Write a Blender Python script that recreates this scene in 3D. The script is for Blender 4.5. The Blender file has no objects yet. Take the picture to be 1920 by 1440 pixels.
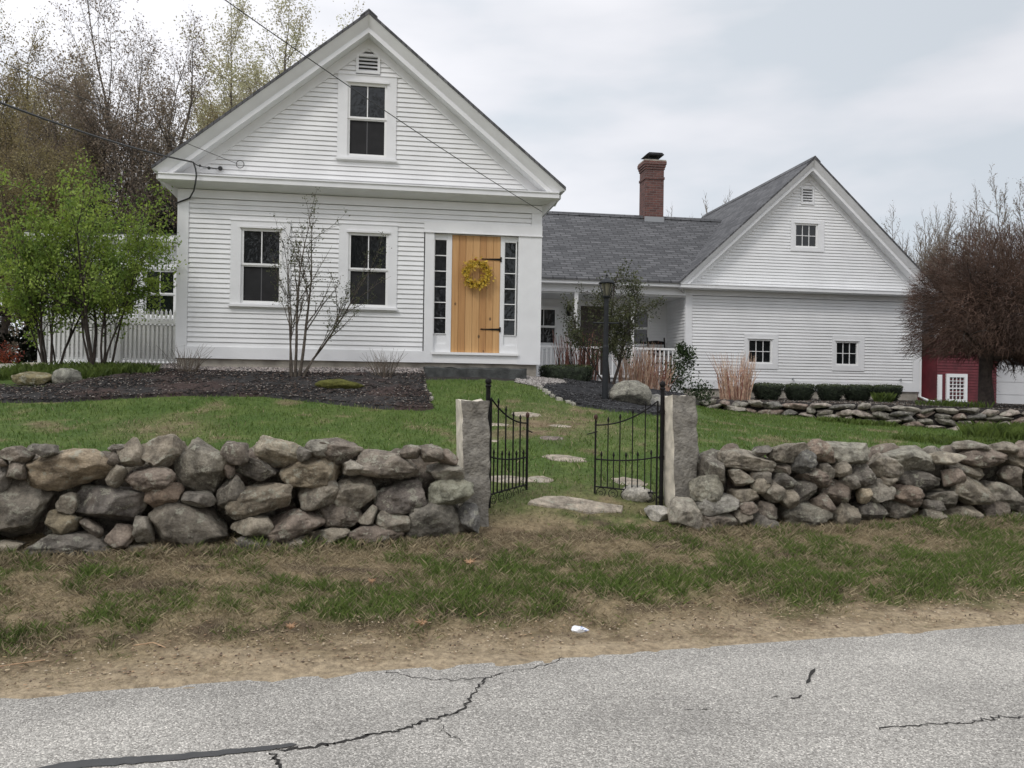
import bpy, bmesh, math, random
import numpy as np
from mathutils import Vector, Matrix
R = math.radians
scene = bpy.context.scene
COL = scene.collection
# ------------------------------------------------------------------ camera, light, exposure
CAM_F, PITCH, ROLL = 1600.0, .0056, .0151
cd = bpy.data.cameras.new("camera"); cam = bpy.data.objects.new("camera", cd); COL.objects.link(cam)
cd.sensor_width = 36; cd.lens = 36 * CAM_F / 1920; cd.clip_end = 2000; cd.clip_start = .05
cam.matrix_world = Matrix.Translation((0, 0, 1.6)) @ Matrix.Rotation(math.pi / 2 + PITCH, 4, 'X') @ Matrix.Rotation(ROLL, 4, 'Z')
scene.camera = cam
scene.view_settings.view_transform = 'Standard'; scene.view_settings.look = 'None'
scene.view_settings.exposure = 0.16; scene.view_settings.gamma = 1
sun_dir = Vector((-.42, -.62, .82)).normalized()
elev = math.asin(sun_dir.z); azim = math.atan2(sun_dir.x, sun_dir.y)
sl = bpy.data.lights.new("sun", 'SUN'); sl.energy = 1.0; sl.angle = R(12); sl.color = (1, .965, .92)
so = bpy.data.objects.new("sun", sl); COL.objects.link(so); so.rotation_euler = sun_dir.to_track_quat('Z', 'Y').to_euler()
world = bpy.data.worlds.new("World"); scene.world = world; world.use_nodes = True
nt = world.node_tree; nt.nodes.clear()
def wn(t, **k):
    n = nt.nodes.new(t)
    for a, b in k.items(): setattr(n, a, b)
    return n
out = wn('ShaderNodeOutputWorld'); bg = wn('ShaderNodeBackground'); bg.inputs[1].default_value = .1
sky = wn('ShaderNodeTexSky'); sky.sky_type = 'NISHITA'; sky.sun_disc = False
sky.sun_elevation = elev; sky.sun_rotation = azim
tc = wn('ShaderNodeTexCoord'); mp = wn('ShaderNodeMapping'); mp.inputs['Scale'].default_value = (1, 1, 3.2)
mp.inputs['Location'].default_value = (3.3, 1.4, .5)
n1 = wn('ShaderNodeTexNoise'); n1.inputs['Scale'].default_value = 2.3; n1.inputs['Detail'].default_value = 5; n1.inputs['Roughness'].default_value = .48
r1 = wn('ShaderNodeValToRGB')
e = r1.color_ramp.elements; e[0].position = .40; e[0].color = (6.7, 7.15, 7.65, 1); e[1].position = .61; e[1].color = (9.1, 9.05, 9.35, 1)
em = r1.color_ramp.elements.new(.50); em.color = (8.0, 8.1, 8.5, 1)
sx = wn('ShaderNodeSeparateXYZ'); mr = wn('ShaderNodeMapRange')
mr.inputs['From Min'].default_value = .45; mr.inputs['From Max'].default_value = -.5
mr.inputs['To Min'].default_value = .9; mr.inputs['To Max'].default_value = 1.13
mul = wn('ShaderNodeVectorMath', operation='SCALE')
mx = wn('ShaderNodeMix', data_type='RGBA'); mx.inputs[0].default_value = .9
L = nt.links.new
zr = wn('ShaderNodeMapRange'); zr.inputs['From Min'].default_value = .40; zr.inputs['From Max'].default_value = 1.0; zr.inputs['To Min'].default_value = 1.0; zr.inputs['To Max'].default_value = 1.75
zm = wn('ShaderNodeMath', operation='MULTIPLY')
L(tc.outputs['Generated'], mp.inputs[0]); L(mp.outputs[0], n1.inputs['Vector']); L(n1.outputs['Fac'], r1.inputs[0])
L(tc.outputs['Generated'], sx.inputs[0]); L(sx.outputs['X'], mr.inputs['Value']); L(r1.outputs[0], mul.inputs[0]); L(sx.outputs['Z'], zr.inputs['Value']); L(mr.outputs[0], zm.inputs[0]); L(zr.outputs[0], zm.inputs[1]); L(zm.outputs[0], mul.inputs['Scale'])
L(sky.outputs[0], mx.inputs[6]); L(mul.outputs[0], mx.inputs[7]); L(mx.outputs[2], bg.inputs[0]); L(bg.outputs[0], out.inputs[0])

# ------------------------------------------------------------------ noise and terrain
def _h(i, j, k, s):
    n = (i * 374761393 + j * 668265263 + k * 1274126177 + s * 974634777) & 0xffffffff
    n = ((n ^ (n >> 13)) * 1274126177) & 0xffffffff
    return ((n ^ (n >> 16)) & 0xffff) / 65535.0
def vn(x, y, z=0., s=0):
    x, y, z = np.broadcast_arrays(np.asarray(x, float), np.asarray(y, float), np.asarray(z, float))
    i, j, k = np.floor(x).astype(np.int64), np.floor(y).astype(np.int64), np.floor(z).astype(np.int64)
    f, g, h = x - i, y - j, z - k
    f = f * f * (3 - 2 * f); g = g * g * (3 - 2 * g); h = h * h * (3 - 2 * h)
    o = 0
    for a in (0, 1):
        for b in (0, 1):
            for c in (0, 1):
                o = o + (f if a else 1 - f) * (g if b else 1 - g) * (h if c else 1 - h) * _h(i + a, j + b, k + c, s)
    return o
def fbm(x, y, z=0., s=0, o=4):
    r = 0; a = .5; t = 0
    for q in range(o):
        r = r + a * vn(np.asarray(x) * 2 ** q, np.asarray(y) * 2 ** q, np.asarray(z) * 2 ** q, s + q); t += a; a *= .5
    return r / t
PA = [(-9,5.8,.5),(-3.5,7.2,.5),(-1,7.9,.5),(.6,8.1,.49),(1.6,8.6,.53),(5,9.5,.5),(9,10.6,.48),(14,12,.5),(-16,4,.5),
(.55,9.6,.83),(.47,10.6,1.0),(.2,12.2,1.26),(-1.2,12.4,1.3),(-3.65,12.7,1.42),(-7.2,12,1.34),(-14,12,1.4),
(-7,14.3,1.82),(-3,14.6,1.8),(-1.4,14.1,1.7),(.2,14.4,1.7),(1,13,1.32),(.8,15.6,1.76),(1.5,14.3,1.45),(2,17,1.7),(1,16.5,1.8),(1.6,13,1.27),
(4,14,1.02),(6,14,.9),(4.05,18.3,1.25),(6,17.8,1.1),(7.9,16.8,.96),(9.7,16.3,.86),(14,16,.8),(3.2,16,1.3),(-14,18,1.85),(-6,20,1.85)]
PB = [(4,19,1.43),(8,18,1.38),(10,17.5,1.33),(14,17,1.3),(4.7,22.3,1.48),(11,23.2,1.45),(15,30,1.33),(19,32,1.3),(2,17,1.7),(3.2,18.5,1.52),(40,30,1.2),(0,30,1.8),(-10,30,1.9),(-25,20,1.8),(-7,15,1.82),(0,60,1.8),(-40,60,1.9),(60,60,1.2)]
RW = [(3.5,19.0),(4.05,18.5),(6.08,18.0),(7.87,17.0),(9.7,16.5),(14,16.2),(30,16)]
def tps(P):
    P = np.array(P, float); n = len(P)
    k = lambda r2: np.where(r2 > 0, .5 * r2 * np.log(r2 + 1e-12), 0)
    K = k(((P[:, None, :2] - P[None, :, :2]) ** 2).sum(-1)) + np.eye(n) * .05
    Q = np.c_[np.ones(n), P[:, :2]]
    w = np.linalg.solve(np.block([[K, Q], [Q.T, np.zeros((3, 3))]]), np.r_[P[:, 2], 0, 0, 0])
    def f(x, y):
        o = w[n] + w[n + 1] * x + w[n + 2] * y
        for i in range(n): o = o + w[i] * k((x - P[i, 0]) ** 2 + (y - P[i, 1]) ** 2)
        return o
    return f
fA, fB = tps(PA), tps(PB)
def ss(a, b, x):
    t = np.clip((np.asarray(x, float) - a) / (b - a), 0, 1); return t * t * (3 - 2 * t)
def tt(x, y): return .964 * y - .265 * x
def st(s, t): return (.964 * s - .265 * t, .265 * s + .964 * t)   # road frame -> world
def ground(x, y):
    x = np.asarray(x, float); y = np.asarray(y, float); t = tt(x, y)
    zf = np.interp(t, [-50, -9, -2.6, -2.2, 4.65, 4.95, 5.45, 5.7, 6.3, 7.1, 7.5, 7.9], [.6, .5, .04, -.03, -.03, .012, .055, .125, .18, .30, .39, .5])
    za = np.clip(fA(x, y), .4, 1.9); zb = np.clip(fB(x, y), 1.2, 1.95)
    line = np.interp(x, [p[0] for p in RW], [p[1] + .18 for p in RW])
    wl = np.where(x < 3.5, ss(15., 18.5, y), (y > line) * 1.)
    b = ss(7.3, 8.1, t)
    return zf * (1 - b) + (za * (1 - wl) + zb * wl) * b
def gz(x, y): return float(ground(x, y))
def inpoly(x, y, P):
    c = np.zeros(x.shape, bool); j = len(P) - 1
    for i in range(len(P)):
        (xi, yi), (xj, yj) = P[i], P[j]
        c ^= ((yi > y) != (yj > y)) & (x < (xj - xi) * (y - yi) / (yj - yi + 1e-12) + xi); j = i
    return c
def polydist(x, y, P):
    d = np.full(x.shape, 1e9)
    for i in range(len(P)):
        a = np.array(P[i - 1]); b = np.array(P[i]); ab = b - a; l = (ab ** 2).sum()
        t = np.clip(((x - a[0]) * ab[0] + (y - a[1]) * ab[1]) / l, 0, 1)
        d = np.minimum(d, np.hypot(x - a[0] - t * ab[0], y - a[1] - t * ab[1]))
    return d
STONES = [(.63,8.2,.47,.14),(.3,8.85,.16,.1),(-.02,8.82,.34,.16),(.6,9.62,.27,.13),(.48,10.6,.19,.13),(.2,12.1,.24,.2),(-.22,10.3,.17,.12),(.68,11.4,.2,.1),(1.25,8.98,.2,.14),(-.2,11.3,.22,.12)]
# ------------------------------------------------------------------ materials
def nodes(m):
    t = m.node_tree; return t, t.nodes['Principled BSDF'], (lambda ty, **k: [t.nodes.new(ty), [None]][0])
def mat(name, col, rough=.6, var=.0, scale=5., bump=0., bscale=60., col2=None, spec=.5, metal=0, detail=4, obj=False, contrast=(.35, .65)):
    m = bpy.data.materials.new(name); m.use_nodes = True; t = m.node_tree; p = t.nodes['Principled BSDF']
    p.inputs['Base Color'].default_value = (*col, 1); p.inputs['Roughness'].default_value = rough
    p.inputs['Specular IOR Level'].default_value = spec; p.inputs['Metallic'].default_value = metal
    tc = t.nodes.new('ShaderNodeTexCoord')
    if var or col2:
        n = t.nodes.new('ShaderNodeTexNoise'); n.inputs['Scale'].default_value = scale; n.inputs['Detail'].default_value = detail
        r = t.nodes.new('ShaderNodeValToRGB'); el = r.color_ramp.elements
        a = col2 if col2 else tuple(c * (1 - var) for c in col); b = col if col2 else tuple(min(1, c * (1 + var)) for c in col)
        el[0].position, el[1].position = contrast; el[0].color = (*a, 1); el[1].color = (*b, 1)
        t.links.new(tc.outputs['Object'], n.inputs['Vector']); t.links.new(n.outputs['Fac'], r.inputs[0]); t.links.new(r.outputs[0], p.inputs['Base Color'])
    if bump:
        n = t.nodes.new('ShaderNodeTexNoise'); n.inputs['Scale'].default_value = bscale; n.inputs['Detail'].default_value = 4
        b = t.nodes.new('ShaderNodeBump'); b.inputs['Strength'].default_value = bump; b.inputs['Distance'].default_value = .02
        t.links.new(tc.outputs['Object'], n.inputs['Vector']); t.links.new(n.outputs['Fac'], b.inputs['Height']); t.links.new(b.outputs[0], p.inputs['Normal'])
    return m
M = {}
M['white'] = mat('white_paint', (.76, .765, .77), .5, .035, 3., .06, 25)
M['siding'] = mat('white_clapboard', (.77, .775, .775), .5, .05, 1.6, .08, 30)
M['bwhite'] = mat('bright_white', (.82, .82, .81), .45, .02, 4)
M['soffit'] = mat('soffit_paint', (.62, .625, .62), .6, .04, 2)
M['concrete'] = mat('foundation', (.36, .33, .28), .9, .3, 3.5, .3, 40)
M['granite_dark'] = mat('step_granite', (.052, .055, .053), .8, .35, 9, .5, 50)
M['glass'] = mat('window_glass', (.008, .010, .011), .03, spec=.7)
M['screen'] = mat('window_screen', (.022, .022, .023), .6, .15, 6, spec=.2)
M['screenbar'] = mat('screened_bar', (.09, .09, .095), .5)
M['black'] = mat('black_iron', (.008, .007, .007), .6, .4, 30, .2, 80, spec=.2)
M['rust'] = mat('rusty_finial', (.05, .018, .012), .7, .3, 60)
M['darkgap'] = mat('dark_interior', (.012, .012, .012), .9)
M['brownd'] = mat('brown_door', (.035, .022, .018), .5, .2, 5)
M['sheath'] = mat('attic_sheathing', (.2, .18, .15), .9)
M['redbarn'] = mat('red_clapboard', (.115, .016, .022), .65, .25, 2.5, .1, 20)
M['garage'] = mat('garage_door', (.60, .60, .60), .5, .03, 2)
M['darkroof'] = mat('dark_roof', (.035, .036, .04), .85, .3, 6, .2, 60)
M['bark'] = mat('grey_bark', (.085, .07, .055), .9, .35, 12, .6, 40)
M['barkdark'] = mat('dark_bark', (.045, .034, .028), .9, .35, 12, .6, 40)
M['twig'] = mat('twig', (.10, .085, .07), .9, .3, 8)
M['twigred'] = mat('twig_reddish', (.105, .065, .05), .9, .35, 5)
M['maroon'] = mat('maroon_twig', (.088, .052, .037), .9, .45, 1.6)
M['tan'] = mat('dry_stalk', (.60, .43, .31), .85, .35, 9)
M['redstem'] = mat('red_stalk', (.33, .15, .11), .8, .35, 9)
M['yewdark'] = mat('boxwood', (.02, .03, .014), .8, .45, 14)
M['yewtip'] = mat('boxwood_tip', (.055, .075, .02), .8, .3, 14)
M['paper'] = mat('crumpled_paper', (.75, .76, .78), .7, .05, 60)
M['blueink'] = mat('blue_print', (.06, .14, .4), .6)
M['deadleaf'] = mat('dead_leaf', (.42, .27, .16), .8, .2, 40)
M['tar'] = mat('tar_seal', (.05, .05, .05), .5, .12, 12, .1, 90)
M['crack'] = mat('road_crack', (.016, .014, .012), .9)
M['wire'] = mat('black_cable', (.03, .03, .03), .6)
M['galv'] = mat('galvanised', (.35, .36, .37), .5, metal=.6)
M['lampgrey'] = mat('lamp_paint', (.020, .022, .025), .6, .2, 20, spec=.25)
M['brass'] = mat('lamp_glass', (.18, .17, .13), .15, spec=.7)
M['stalkgrey'] = mat('grey_stem', (.16, .13, .10), .9, .3, 10)
_t = M['glass'].node_tree; _n = _t.nodes.new('ShaderNodeTexNoise'); _n.inputs['Scale'].default_value = 7; _b = _t.nodes.new('ShaderNodeBump'); _b.inputs['Strength'].default_value = .22; _b.inputs['Distance'].default_value = .02
_c = _t.nodes.new('ShaderNodeTexCoord'); _t.links.new(_c.outputs['Object'], _n.inputs['Vector']); _t.links.new(_n.outputs['Fac'], _b.inputs['Height']); _t.links.new(_b.outputs[0], _t.nodes['Principled BSDF'].inputs['Normal'])
def leafmat(name, c, c2, sc=2.5):
    m = mat(name, c, .55, 0, sc, col2=c2, detail=3, spec=.25); t = m.node_tree; p = t.nodes['Principled BSDF']
    tr = t.nodes.new('ShaderNodeBsdfTranslucent'); mxs = t.nodes.new('ShaderNodeMixShader'); mxs.inputs[0].default_value = .35
    o = t.nodes['Material Output']; src = p.inputs['Base Color'].links[0].from_socket
    t.links.new(src, tr.inputs[0]); t.links.new(p.outputs[0], mxs.inputs[1]); t.links.new(tr.outputs[0], mxs.inputs[2]); t.links.new(mxs.outputs[0], o.inputs[0])
    return m
M['leafgreen'] = leafmat('spring_leaf', (.32, .41, .075), (.11, .185, .035))
M['leafolive'] = leafmat('olive_leaf', (.12, .13, .06), (.05, .06, .03), 4)
M['leafpale'] = leafmat('pale_bud', (.50, .50, .29), (.40, .36, .24), .6)
M['leafbrown'] = leafmat('brown_bud', (.31, .26, .19), (.19, .14, .105), .35)
M['leafyb'] = leafmat('yellow_brown_bud', (.34, .30, .14), (.20, .15, .08), .35)
M['leafrhod'] = leafmat('shrub_leaf', (.06, .095, .035), (.025, .04, .018), 5)
M['leafever'] = leafmat('evergreen', (.03, .04, .022), (.012, .016, .01), 2)
M['leaflily'] = leafmat('lily_leaf', (.13, .18, .04), (.06, .09, .02), 4)
M['leafred'] = leafmat('red_leaf', (.3, .07, .03), (.14, .03, .02), 4)
M['yellow'] = leafmat('yellow_flower', (.80, .60, .09), (.58, .42, .07), 30)
M['redberry'] = mat('red_tip', (.35, .03, .02), .6)

def attrmat(name, attr, rough=.9, noise=.0, nscale=40, bump=.0, bscale=60, trans=0.):
    m = bpy.data.materials.new(name); m.use_nodes = True; t = m.node_tree; p = t.nodes['Principled BSDF']
    p.inputs['Roughness'].default_value = rough; p.inputs['Specular IOR Level'].default_value = .2
    a = t.nodes.new('ShaderNodeAttribute'); a.attribute_name = attr; src = a.outputs['Color']
    tc = t.nodes.new('ShaderNodeTexCoord')
    if noise:
        n = t.nodes.new('ShaderNodeTexNoise'); n.inputs['Scale'].default_value = nscale; n.inputs['Detail'].default_value = 6; n.inputs['Roughness'].default_value = .7
        mr = t.nodes.new('ShaderNodeMapRange'); mr.inputs['From Min'].default_value = .3; mr.inputs['From Max'].default_value = .7
        mr.inputs['To Min'].default_value = 1 - noise; mr.inputs['To Max'].default_value = 1 + noise
        v = t.nodes.new('ShaderNodeVectorMath'); v.operation = 'SCALE'
        t.links.new(tc.outputs['Object'], n.inputs['Vector']); t.links.new(n.outputs['Fac'], mr.inputs['Value']); t.links.new(src, v.inputs[0]); t.links.new(mr.outputs[0], v.inputs['Scale']); src = v.outputs[0]
    t.links.new(src, p.inputs['Base Color'])
    if bump:
        n = t.nodes.new('ShaderNodeTexNoise'); n.inputs['Scale'].default_value = bscale; n.inputs['Detail'].default_value = 8
        b = t.nodes.new('ShaderNodeBump'); b.inputs['Strength'].default_value = bump; b.inputs['Distance'].default_value = .03
        t.links.new(tc.outputs['Object'], n.inputs['Vector']); t.links.new(n.outputs['Fac'], b.inputs['Height']); t.links.new(b.outputs[0], p.inputs['Normal'])
    return m
M['ground'] = attrmat('ground_cover', 'gcol', .95, .45, 22, .8, 35)
M['blade'] = attrmat('grass_blade', 'gcol', .7)
M['mulch'] = attrmat('mulch_chips', 'gcol', .95, .5, 60, .7, 70)
M['gravel'] = attrmat('gravel_stone', 'gcol', .9, .15, 60)

def rockmat():
    m = bpy.data.materials.new('fieldstone'); m.use_nodes = True; t = m.node_tree; p = t.nodes['Principled BSDF']; p.inputs['Roughness'].default_value = .92
    N = t.nodes.new; K = t.links.new; p.inputs['Specular IOR Level'].default_value = .25
    oi = N('ShaderNodeObjectInfo'); tc = N('ShaderNodeTexCoord'); geo = N('ShaderNodeNewGeometry')
    base = N('ShaderNodeTexNoise'); base.inputs['Scale'].default_value = 7; base.inputs['Detail'].default_value = 8; base.inputs['Roughness'].default_value = .7
    r = N('ShaderNodeValToRGB'); el = r.color_ramp.elements; el[0].position = .32; el[0].color = (.36, .35, .335, 1); el[1].position = .66; el[1].color = (1.5, 1.46, 1.38, 1)
    mulx = N('ShaderNodeMix'); mulx.data_type = 'RGBA'; mulx.blend_type = 'MULTIPLY'; mulx.inputs[0].default_value = 1
    K(tc.outputs['Object'], base.inputs['Vector']); K(base.outputs['Fac'], r.inputs[0]); K(oi.outputs['Color'], mulx.inputs[6]); K(r.outputs[0], mulx.inputs[7])
    # mineral speckle
    sp = N('ShaderNodeTexNoise'); sp.inputs['Scale'].default_value = 60; sp.inputs['Detail'].default_value = 8; sp.inputs['Roughness'].default_value = .8
    r2 = N('ShaderNodeMapRange'); r2.inputs['From Min'].default_value = .35; r2.inputs['From Max'].default_value = .65; r2.inputs['To Min'].default_value = .75; r2.inputs['To Max'].default_value = 1.22
    v2 = N('ShaderNodeVectorMath'); v2.operation = 'SCALE'
    K(tc.outputs['Object'], sp.inputs['Vector']); K(sp.outputs['Fac'], r2.inputs['Value']); K(mulx.outputs[2], v2.inputs[0]); K(r2.outputs[0], v2.inputs['Scale'])
    # lichen blotches
    li = N('ShaderNodeTexNoise'); li.inputs['Scale'].default_value = 11; li.inputs['Detail'].default_value = 7; li.inputs['Roughness'].default_value = .75
    li.noise_dimensions = '4D'; K(oi.outputs['Random'], li.inputs['W'])
    lr = N('ShaderNodeMapRange'); lr.inputs['From Min'].default_value = .55; lr.inputs['From Max'].default_value = .575
    lm = N('ShaderNodeMix'); lm.data_type = 'RGBA'; lm.inputs[7].default_value = (.46, .45, .36, 1)
    sc = N('ShaderNodeMath'); sc.operation = 'MULTIPLY'; sc.inputs[1].default_value = .62
    K(tc.outputs['Object'], li.inputs['Vector']); K(li.outputs['Fac'], lr.inputs['Value']); K(lr.outputs[0], sc.inputs[0]); K(sc.outputs[0], lm.inputs[0]); K(v2.outputs[0], lm.inputs[6])
    # iron / moss stains
    mo = N('ShaderNodeTexNoise'); mo.inputs['Scale'].default_value = 4; mo.inputs['Detail'].default_value = 5; mo.noise_dimensions = '4D'
    K(oi.outputs['Random'], mo.inputs['W']); K(tc.outputs['Object'], mo.inputs['Vector'])
    mrr = N('ShaderNodeMapRange'); mrr.inputs['From Min'].default_value = .58; mrr.inputs['From Max'].default_value = .72; mrr.inputs['To Max'].default_value = .2
    mm = N('ShaderNodeMix'); mm.data_type = 'RGBA'; mm.inputs[7].default_value = (.20, .12, .055, 1)
    K(mo.outputs['Fac'], mrr.inputs['Value']); K(mrr.outputs[0], mm.inputs[0]); K(lm.outputs[2], mm.inputs[6]); K(mm.outputs[2], p.inputs['Base Color'])
    b1 = N('ShaderNodeTexNoise'); b1.inputs['Scale'].default_value = 17; b1.inputs['Detail'].default_value = 10; b1.inputs['Roughness'].default_value = .72
    b = N('ShaderNodeBump'); b.inputs['Strength'].default_value = 1.0; b.inputs['Distance'].default_value = .055
    K(tc.outputs['Object'], b1.inputs['Vector']); K(b1.outputs['Fac'], b.inputs['Height']); K(b.outputs[0], p.inputs['Normal'])
    return m
M['rock'] = rockmat()
def asphalt():
    m = bpy.data.materials.new('aged_asphalt'); m.use_nodes = True; t = m.node_tree; p = t.nodes['Principled BSDF']; p.inputs['Roughness'].default_value = .85
    N = t.nodes.new; K = t.links.new; tc = N('ShaderNodeTexCoord')
    v = N('ShaderNodeTexVoronoi'); v.inputs['Scale'].default_value = 135; r = N('ShaderNodeValToRGB'); v.inputs['Randomness'].default_value = 1
    sep = N('ShaderNodeSeparateColor'); K(tc.outputs['Object'], v.inputs['Vector']); K(v.outputs['Color'], sep.inputs[0])
    el = r.color_ramp.elements; el[0].position = 0; el[0].color = (.18, .168, .148, 1); el[1].position = 1; el[1].color = (.74, .70, .63, 1)
    for pos, c in ((.22, (.265, .25, .225)), (.6, (.375, .355, .32)), (.85, (.49, .465, .42))):
        q = el.new(pos); q.color = (*c, 1)
    K(sep.outputs[0], r.inputs[0])
    n = N('ShaderNodeTexNoise'); n.inputs['Scale'].default_value = .9; n.inputs['Detail'].default_value = 5
    mr = N('ShaderNodeMapRange'); mr.inputs['From Min'].default_value = .3; mr.inputs['From Max'].default_value = .7; mr.inputs['To Min'].default_value = .80; mr.inputs['To Max'].default_value = 1.16
    s = N('ShaderNodeVectorMath'); s.operation = 'SCALE'; K(tc.outputs['Object'], n.inputs['Vector']); K(n.outputs['Fac'], mr.inputs['Value']); K(r.outputs[0], s.inputs[0]); K(mr.outputs[0], s.inputs['Scale'])
    mp = N('ShaderNodeMapping'); mp.inputs['Rotation'].default_value = (0, 0, -.268); mp.inputs['Scale'].default_value = (.22, 1.5, 1); nb = N('ShaderNodeTexNoise'); nb.inputs['Scale'].default_value = 1; nb.inputs['Detail'].default_value = 6
    mb_ = N('ShaderNodeMapRange'); mb_.inputs['From Min'].default_value = .32; mb_.inputs['From Max'].default_value = .68; mb_.inputs['To Min'].default_value = .86; mb_.inputs['To Max'].default_value = 1.14
    s2 = N('ShaderNodeVectorMath'); s2.operation = 'SCALE'; K(tc.outputs['Object'], mp.inputs[0]); K(mp.outputs[0], nb.inputs['Vector']); K(nb.outputs['Fac'], mb_.inputs['Value']); K(s.outputs[0], s2.inputs[0]); K(mb_.outputs[0], s2.inputs['Scale'])
    K(s2.outputs[0], p.inputs['Base Color'])
    v2 = N('ShaderNodeTexVoronoi'); v2.inputs['Scale'].default_value = 135; b = N('ShaderNodeBump'); b.inputs['Strength'].default_value = .75; b.inputs['Distance'].default_value = .008; b.invert = True
    K(tc.outputs['Object'], v2.inputs['Vector']); K(v2.outputs['Distance'], b.inputs['Height']); K(b.outputs[0], p.inputs['Normal'])
    return m
M['asphalt'] = asphalt()
def brickish(name, along, slope, k, bw, rh, mort, c1, c2, cm, bump=.5, offs=.5):
    """courses on a plane: `along` axis index, `slope` axis index, k = slope length factor"""
    m = bpy.data.materials.new(name); m.use_nodes = True; t = m.node_tree; p = t.nodes['Principled BSDF']; p.inputs['Roughness'].default_value = .9
    N = t.nodes.new; K = t.links.new; tc = N('ShaderNodeTexCoord'); sp = N('ShaderNodeSeparateXYZ'); cb = N('ShaderNodeCombineXYZ')
    K(tc.outputs['Object'], sp.inputs[0])
    if along == 'xy':
        ad = N('ShaderNodeMath'); ad.operation = 'ADD'; K(sp.outputs[0], ad.inputs[0]); K(sp.outputs[1], ad.inputs[1]); K(ad.outputs[0], cb.inputs[0])
    else: K(sp.outputs[along], cb.inputs[0])
    mu = N('ShaderNodeMath'); mu.operation = 'MULTIPLY'; mu.inputs[1].default_value = k; K(sp.outputs[slope], mu.inputs[0]); K(mu.outputs[0], cb.inputs[1])
    br = N('ShaderNodeTexBrick'); br.inputs['Scale'].default_value = 1; br.inputs['Brick Width'].default_value = bw; br.inputs['Row Height'].default_value = rh
    br.inputs['Mortar Size'].default_value = mort; br.inputs['Mortar Smooth'].default_value = .3; br.inputs['Bias'].default_value = 0; br.offset = offs
    br.inputs['Color1'].default_value = (*c1, 1); br.inputs['Color2'].default_value = (*c2, 1); br.inputs['Mortar'].default_value = (*cm, 1)
    K(cb.outputs[0], br.inputs['Vector'])
    n = N('ShaderNodeTexNoise'); n.inputs['Scale'].default_value = 14; n.inputs['Detail'].default_value = 6; n.inputs['Roughness'].default_value = .8
    mr = N('ShaderNodeMapRange'); mr.inputs['From Min'].default_value = .3; mr.inputs['From Max'].default_value = .7; mr.inputs['To Min'].default_value = .72; mr.inputs['To Max'].default_value = 1.3
    s = N('ShaderNodeVectorMath'); s.operation = 'SCALE'; K(tc.outputs['Object'], n.inputs['Vector']); K(n.outputs['Fac'], mr.inputs['Value']); K(br.outputs['Color'], s.inputs[0]); K(mr.outputs[0], s.inputs['Scale']); K(s.outputs[0], p.inputs['Base Color'])
    b = N('ShaderNodeBump'); b.inputs['Strength'].default_value = bump; b.inputs['Distance'].default_value = .01; b.invert = True; K(br.outputs['Fac'], b.inputs['Height']); K(b.outputs[0], p.inputs['Normal'])
    return m
G1, G2, GM = (.128, .128, .133), (.064, .065, .069), (.045, .045, .048)
M['shing_side'] = brickish('shingles_side_slope', 1, 0, 1.36, .31, .125, .010, G1, G2, GM)
M['shing_front'] = brickish('shingles_front_slope', 0, 1, 1.22, .31, .125, .015, G1, G2, (.04, .04, .042), .8)
M['brick'] = brickish('red_brick', 'xy', 2, 1, .205, .068, .006, (.165, .075, .062), (.10, .05, .044), (.17, .15, .14), .6)
def woodmat():
    m = bpy.data.materials.new('cedar_planks'); m.use_nodes = True; t = m.node_tree; p = t.nodes['Principled BSDF']; p.inputs['Roughness'].default_value = .55
    N = t.nodes.new; K = t.links.new; tc = N('ShaderNodeTexCoord'); sp = N('ShaderNodeSeparateXYZ'); K(tc.outputs['Object'], sp.inputs[0])
    a = N('ShaderNodeMath'); a.operation = 'MULTIPLY_ADD'; a.inputs[1].default_value = 1 / .1264; a.inputs[2].default_value = -4.745 / .1264; fl = N('ShaderNodeMath'); fl.operation = 'FLOOR'
    K(sp.outputs[0], a.inputs[0]); K(a.outputs[0], fl.inputs[0]); wn_ = N('ShaderNodeTexWhiteNoise'); wn_.noise_dimensions = '1D'; K(fl.outputs[0], wn_.inputs['W'])
    mp = N('ShaderNodeMapping'); mp.inputs['Scale'].default_value = (26, 26, 1.1); n = N('ShaderNodeTexNoise'); n.inputs['Scale'].default_value = 1; n.inputs['Detail'].default_value = 7; n.inputs['Roughness'].default_value = .65; n.noise_dimensions = '4D'
    K(tc.outputs['Object'], mp.inputs[0]); K(mp.outputs[0], n.inputs['Vector']); K(fl.outputs[0], n.inputs['W'])
    ad = N('ShaderNodeMath'); ad.operation = 'MULTIPLY_ADD'; ad.inputs[1].default_value = .38; K(wn_.outputs['Value'], ad.inputs[0]); K(n.outputs['Fac'], ad.inputs[2])
    r = N('ShaderNodeValToRGB'); el = r.color_ramp.elements; el[0].position = .22; el[0].color = (.32, .155, .06, 1); el[1].position = .95; el[1].color = (.60, .36, .155, 1); q = el.new(.6); q.color = (.46, .24, .088, 1)
    K(ad.outputs[0], r.inputs[0])
    # knots
    v = N('ShaderNodeTexVoronoi'); v.inputs['Scale'].default_value = 2.3; mp2 = N('ShaderNodeMapping'); mp2.inputs['Scale'].default_value = (1.6, .01, 1); K(tc.outputs['Object'], mp2.inputs[0]); K(mp2.outputs[0], v.inputs['Vector'])
    kr = N('ShaderNodeMapRange'); kr.inputs['From Min'].default_value = .05; kr.inputs['From Max'].default_value = .09; kr.inputs['To Min'].default_value = .25; K(v.outputs['Distance'], kr.inputs['Value'])
    s = N('ShaderNodeVectorMath'); s.operation = 'SCALE'; K(r.outputs[0], s.inputs[0]); K(kr.outputs[0], s.inputs['Scale']); K(s.outputs[0], p.inputs['Base Color'])
    return m
M['cedar'] = woodmat()

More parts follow.
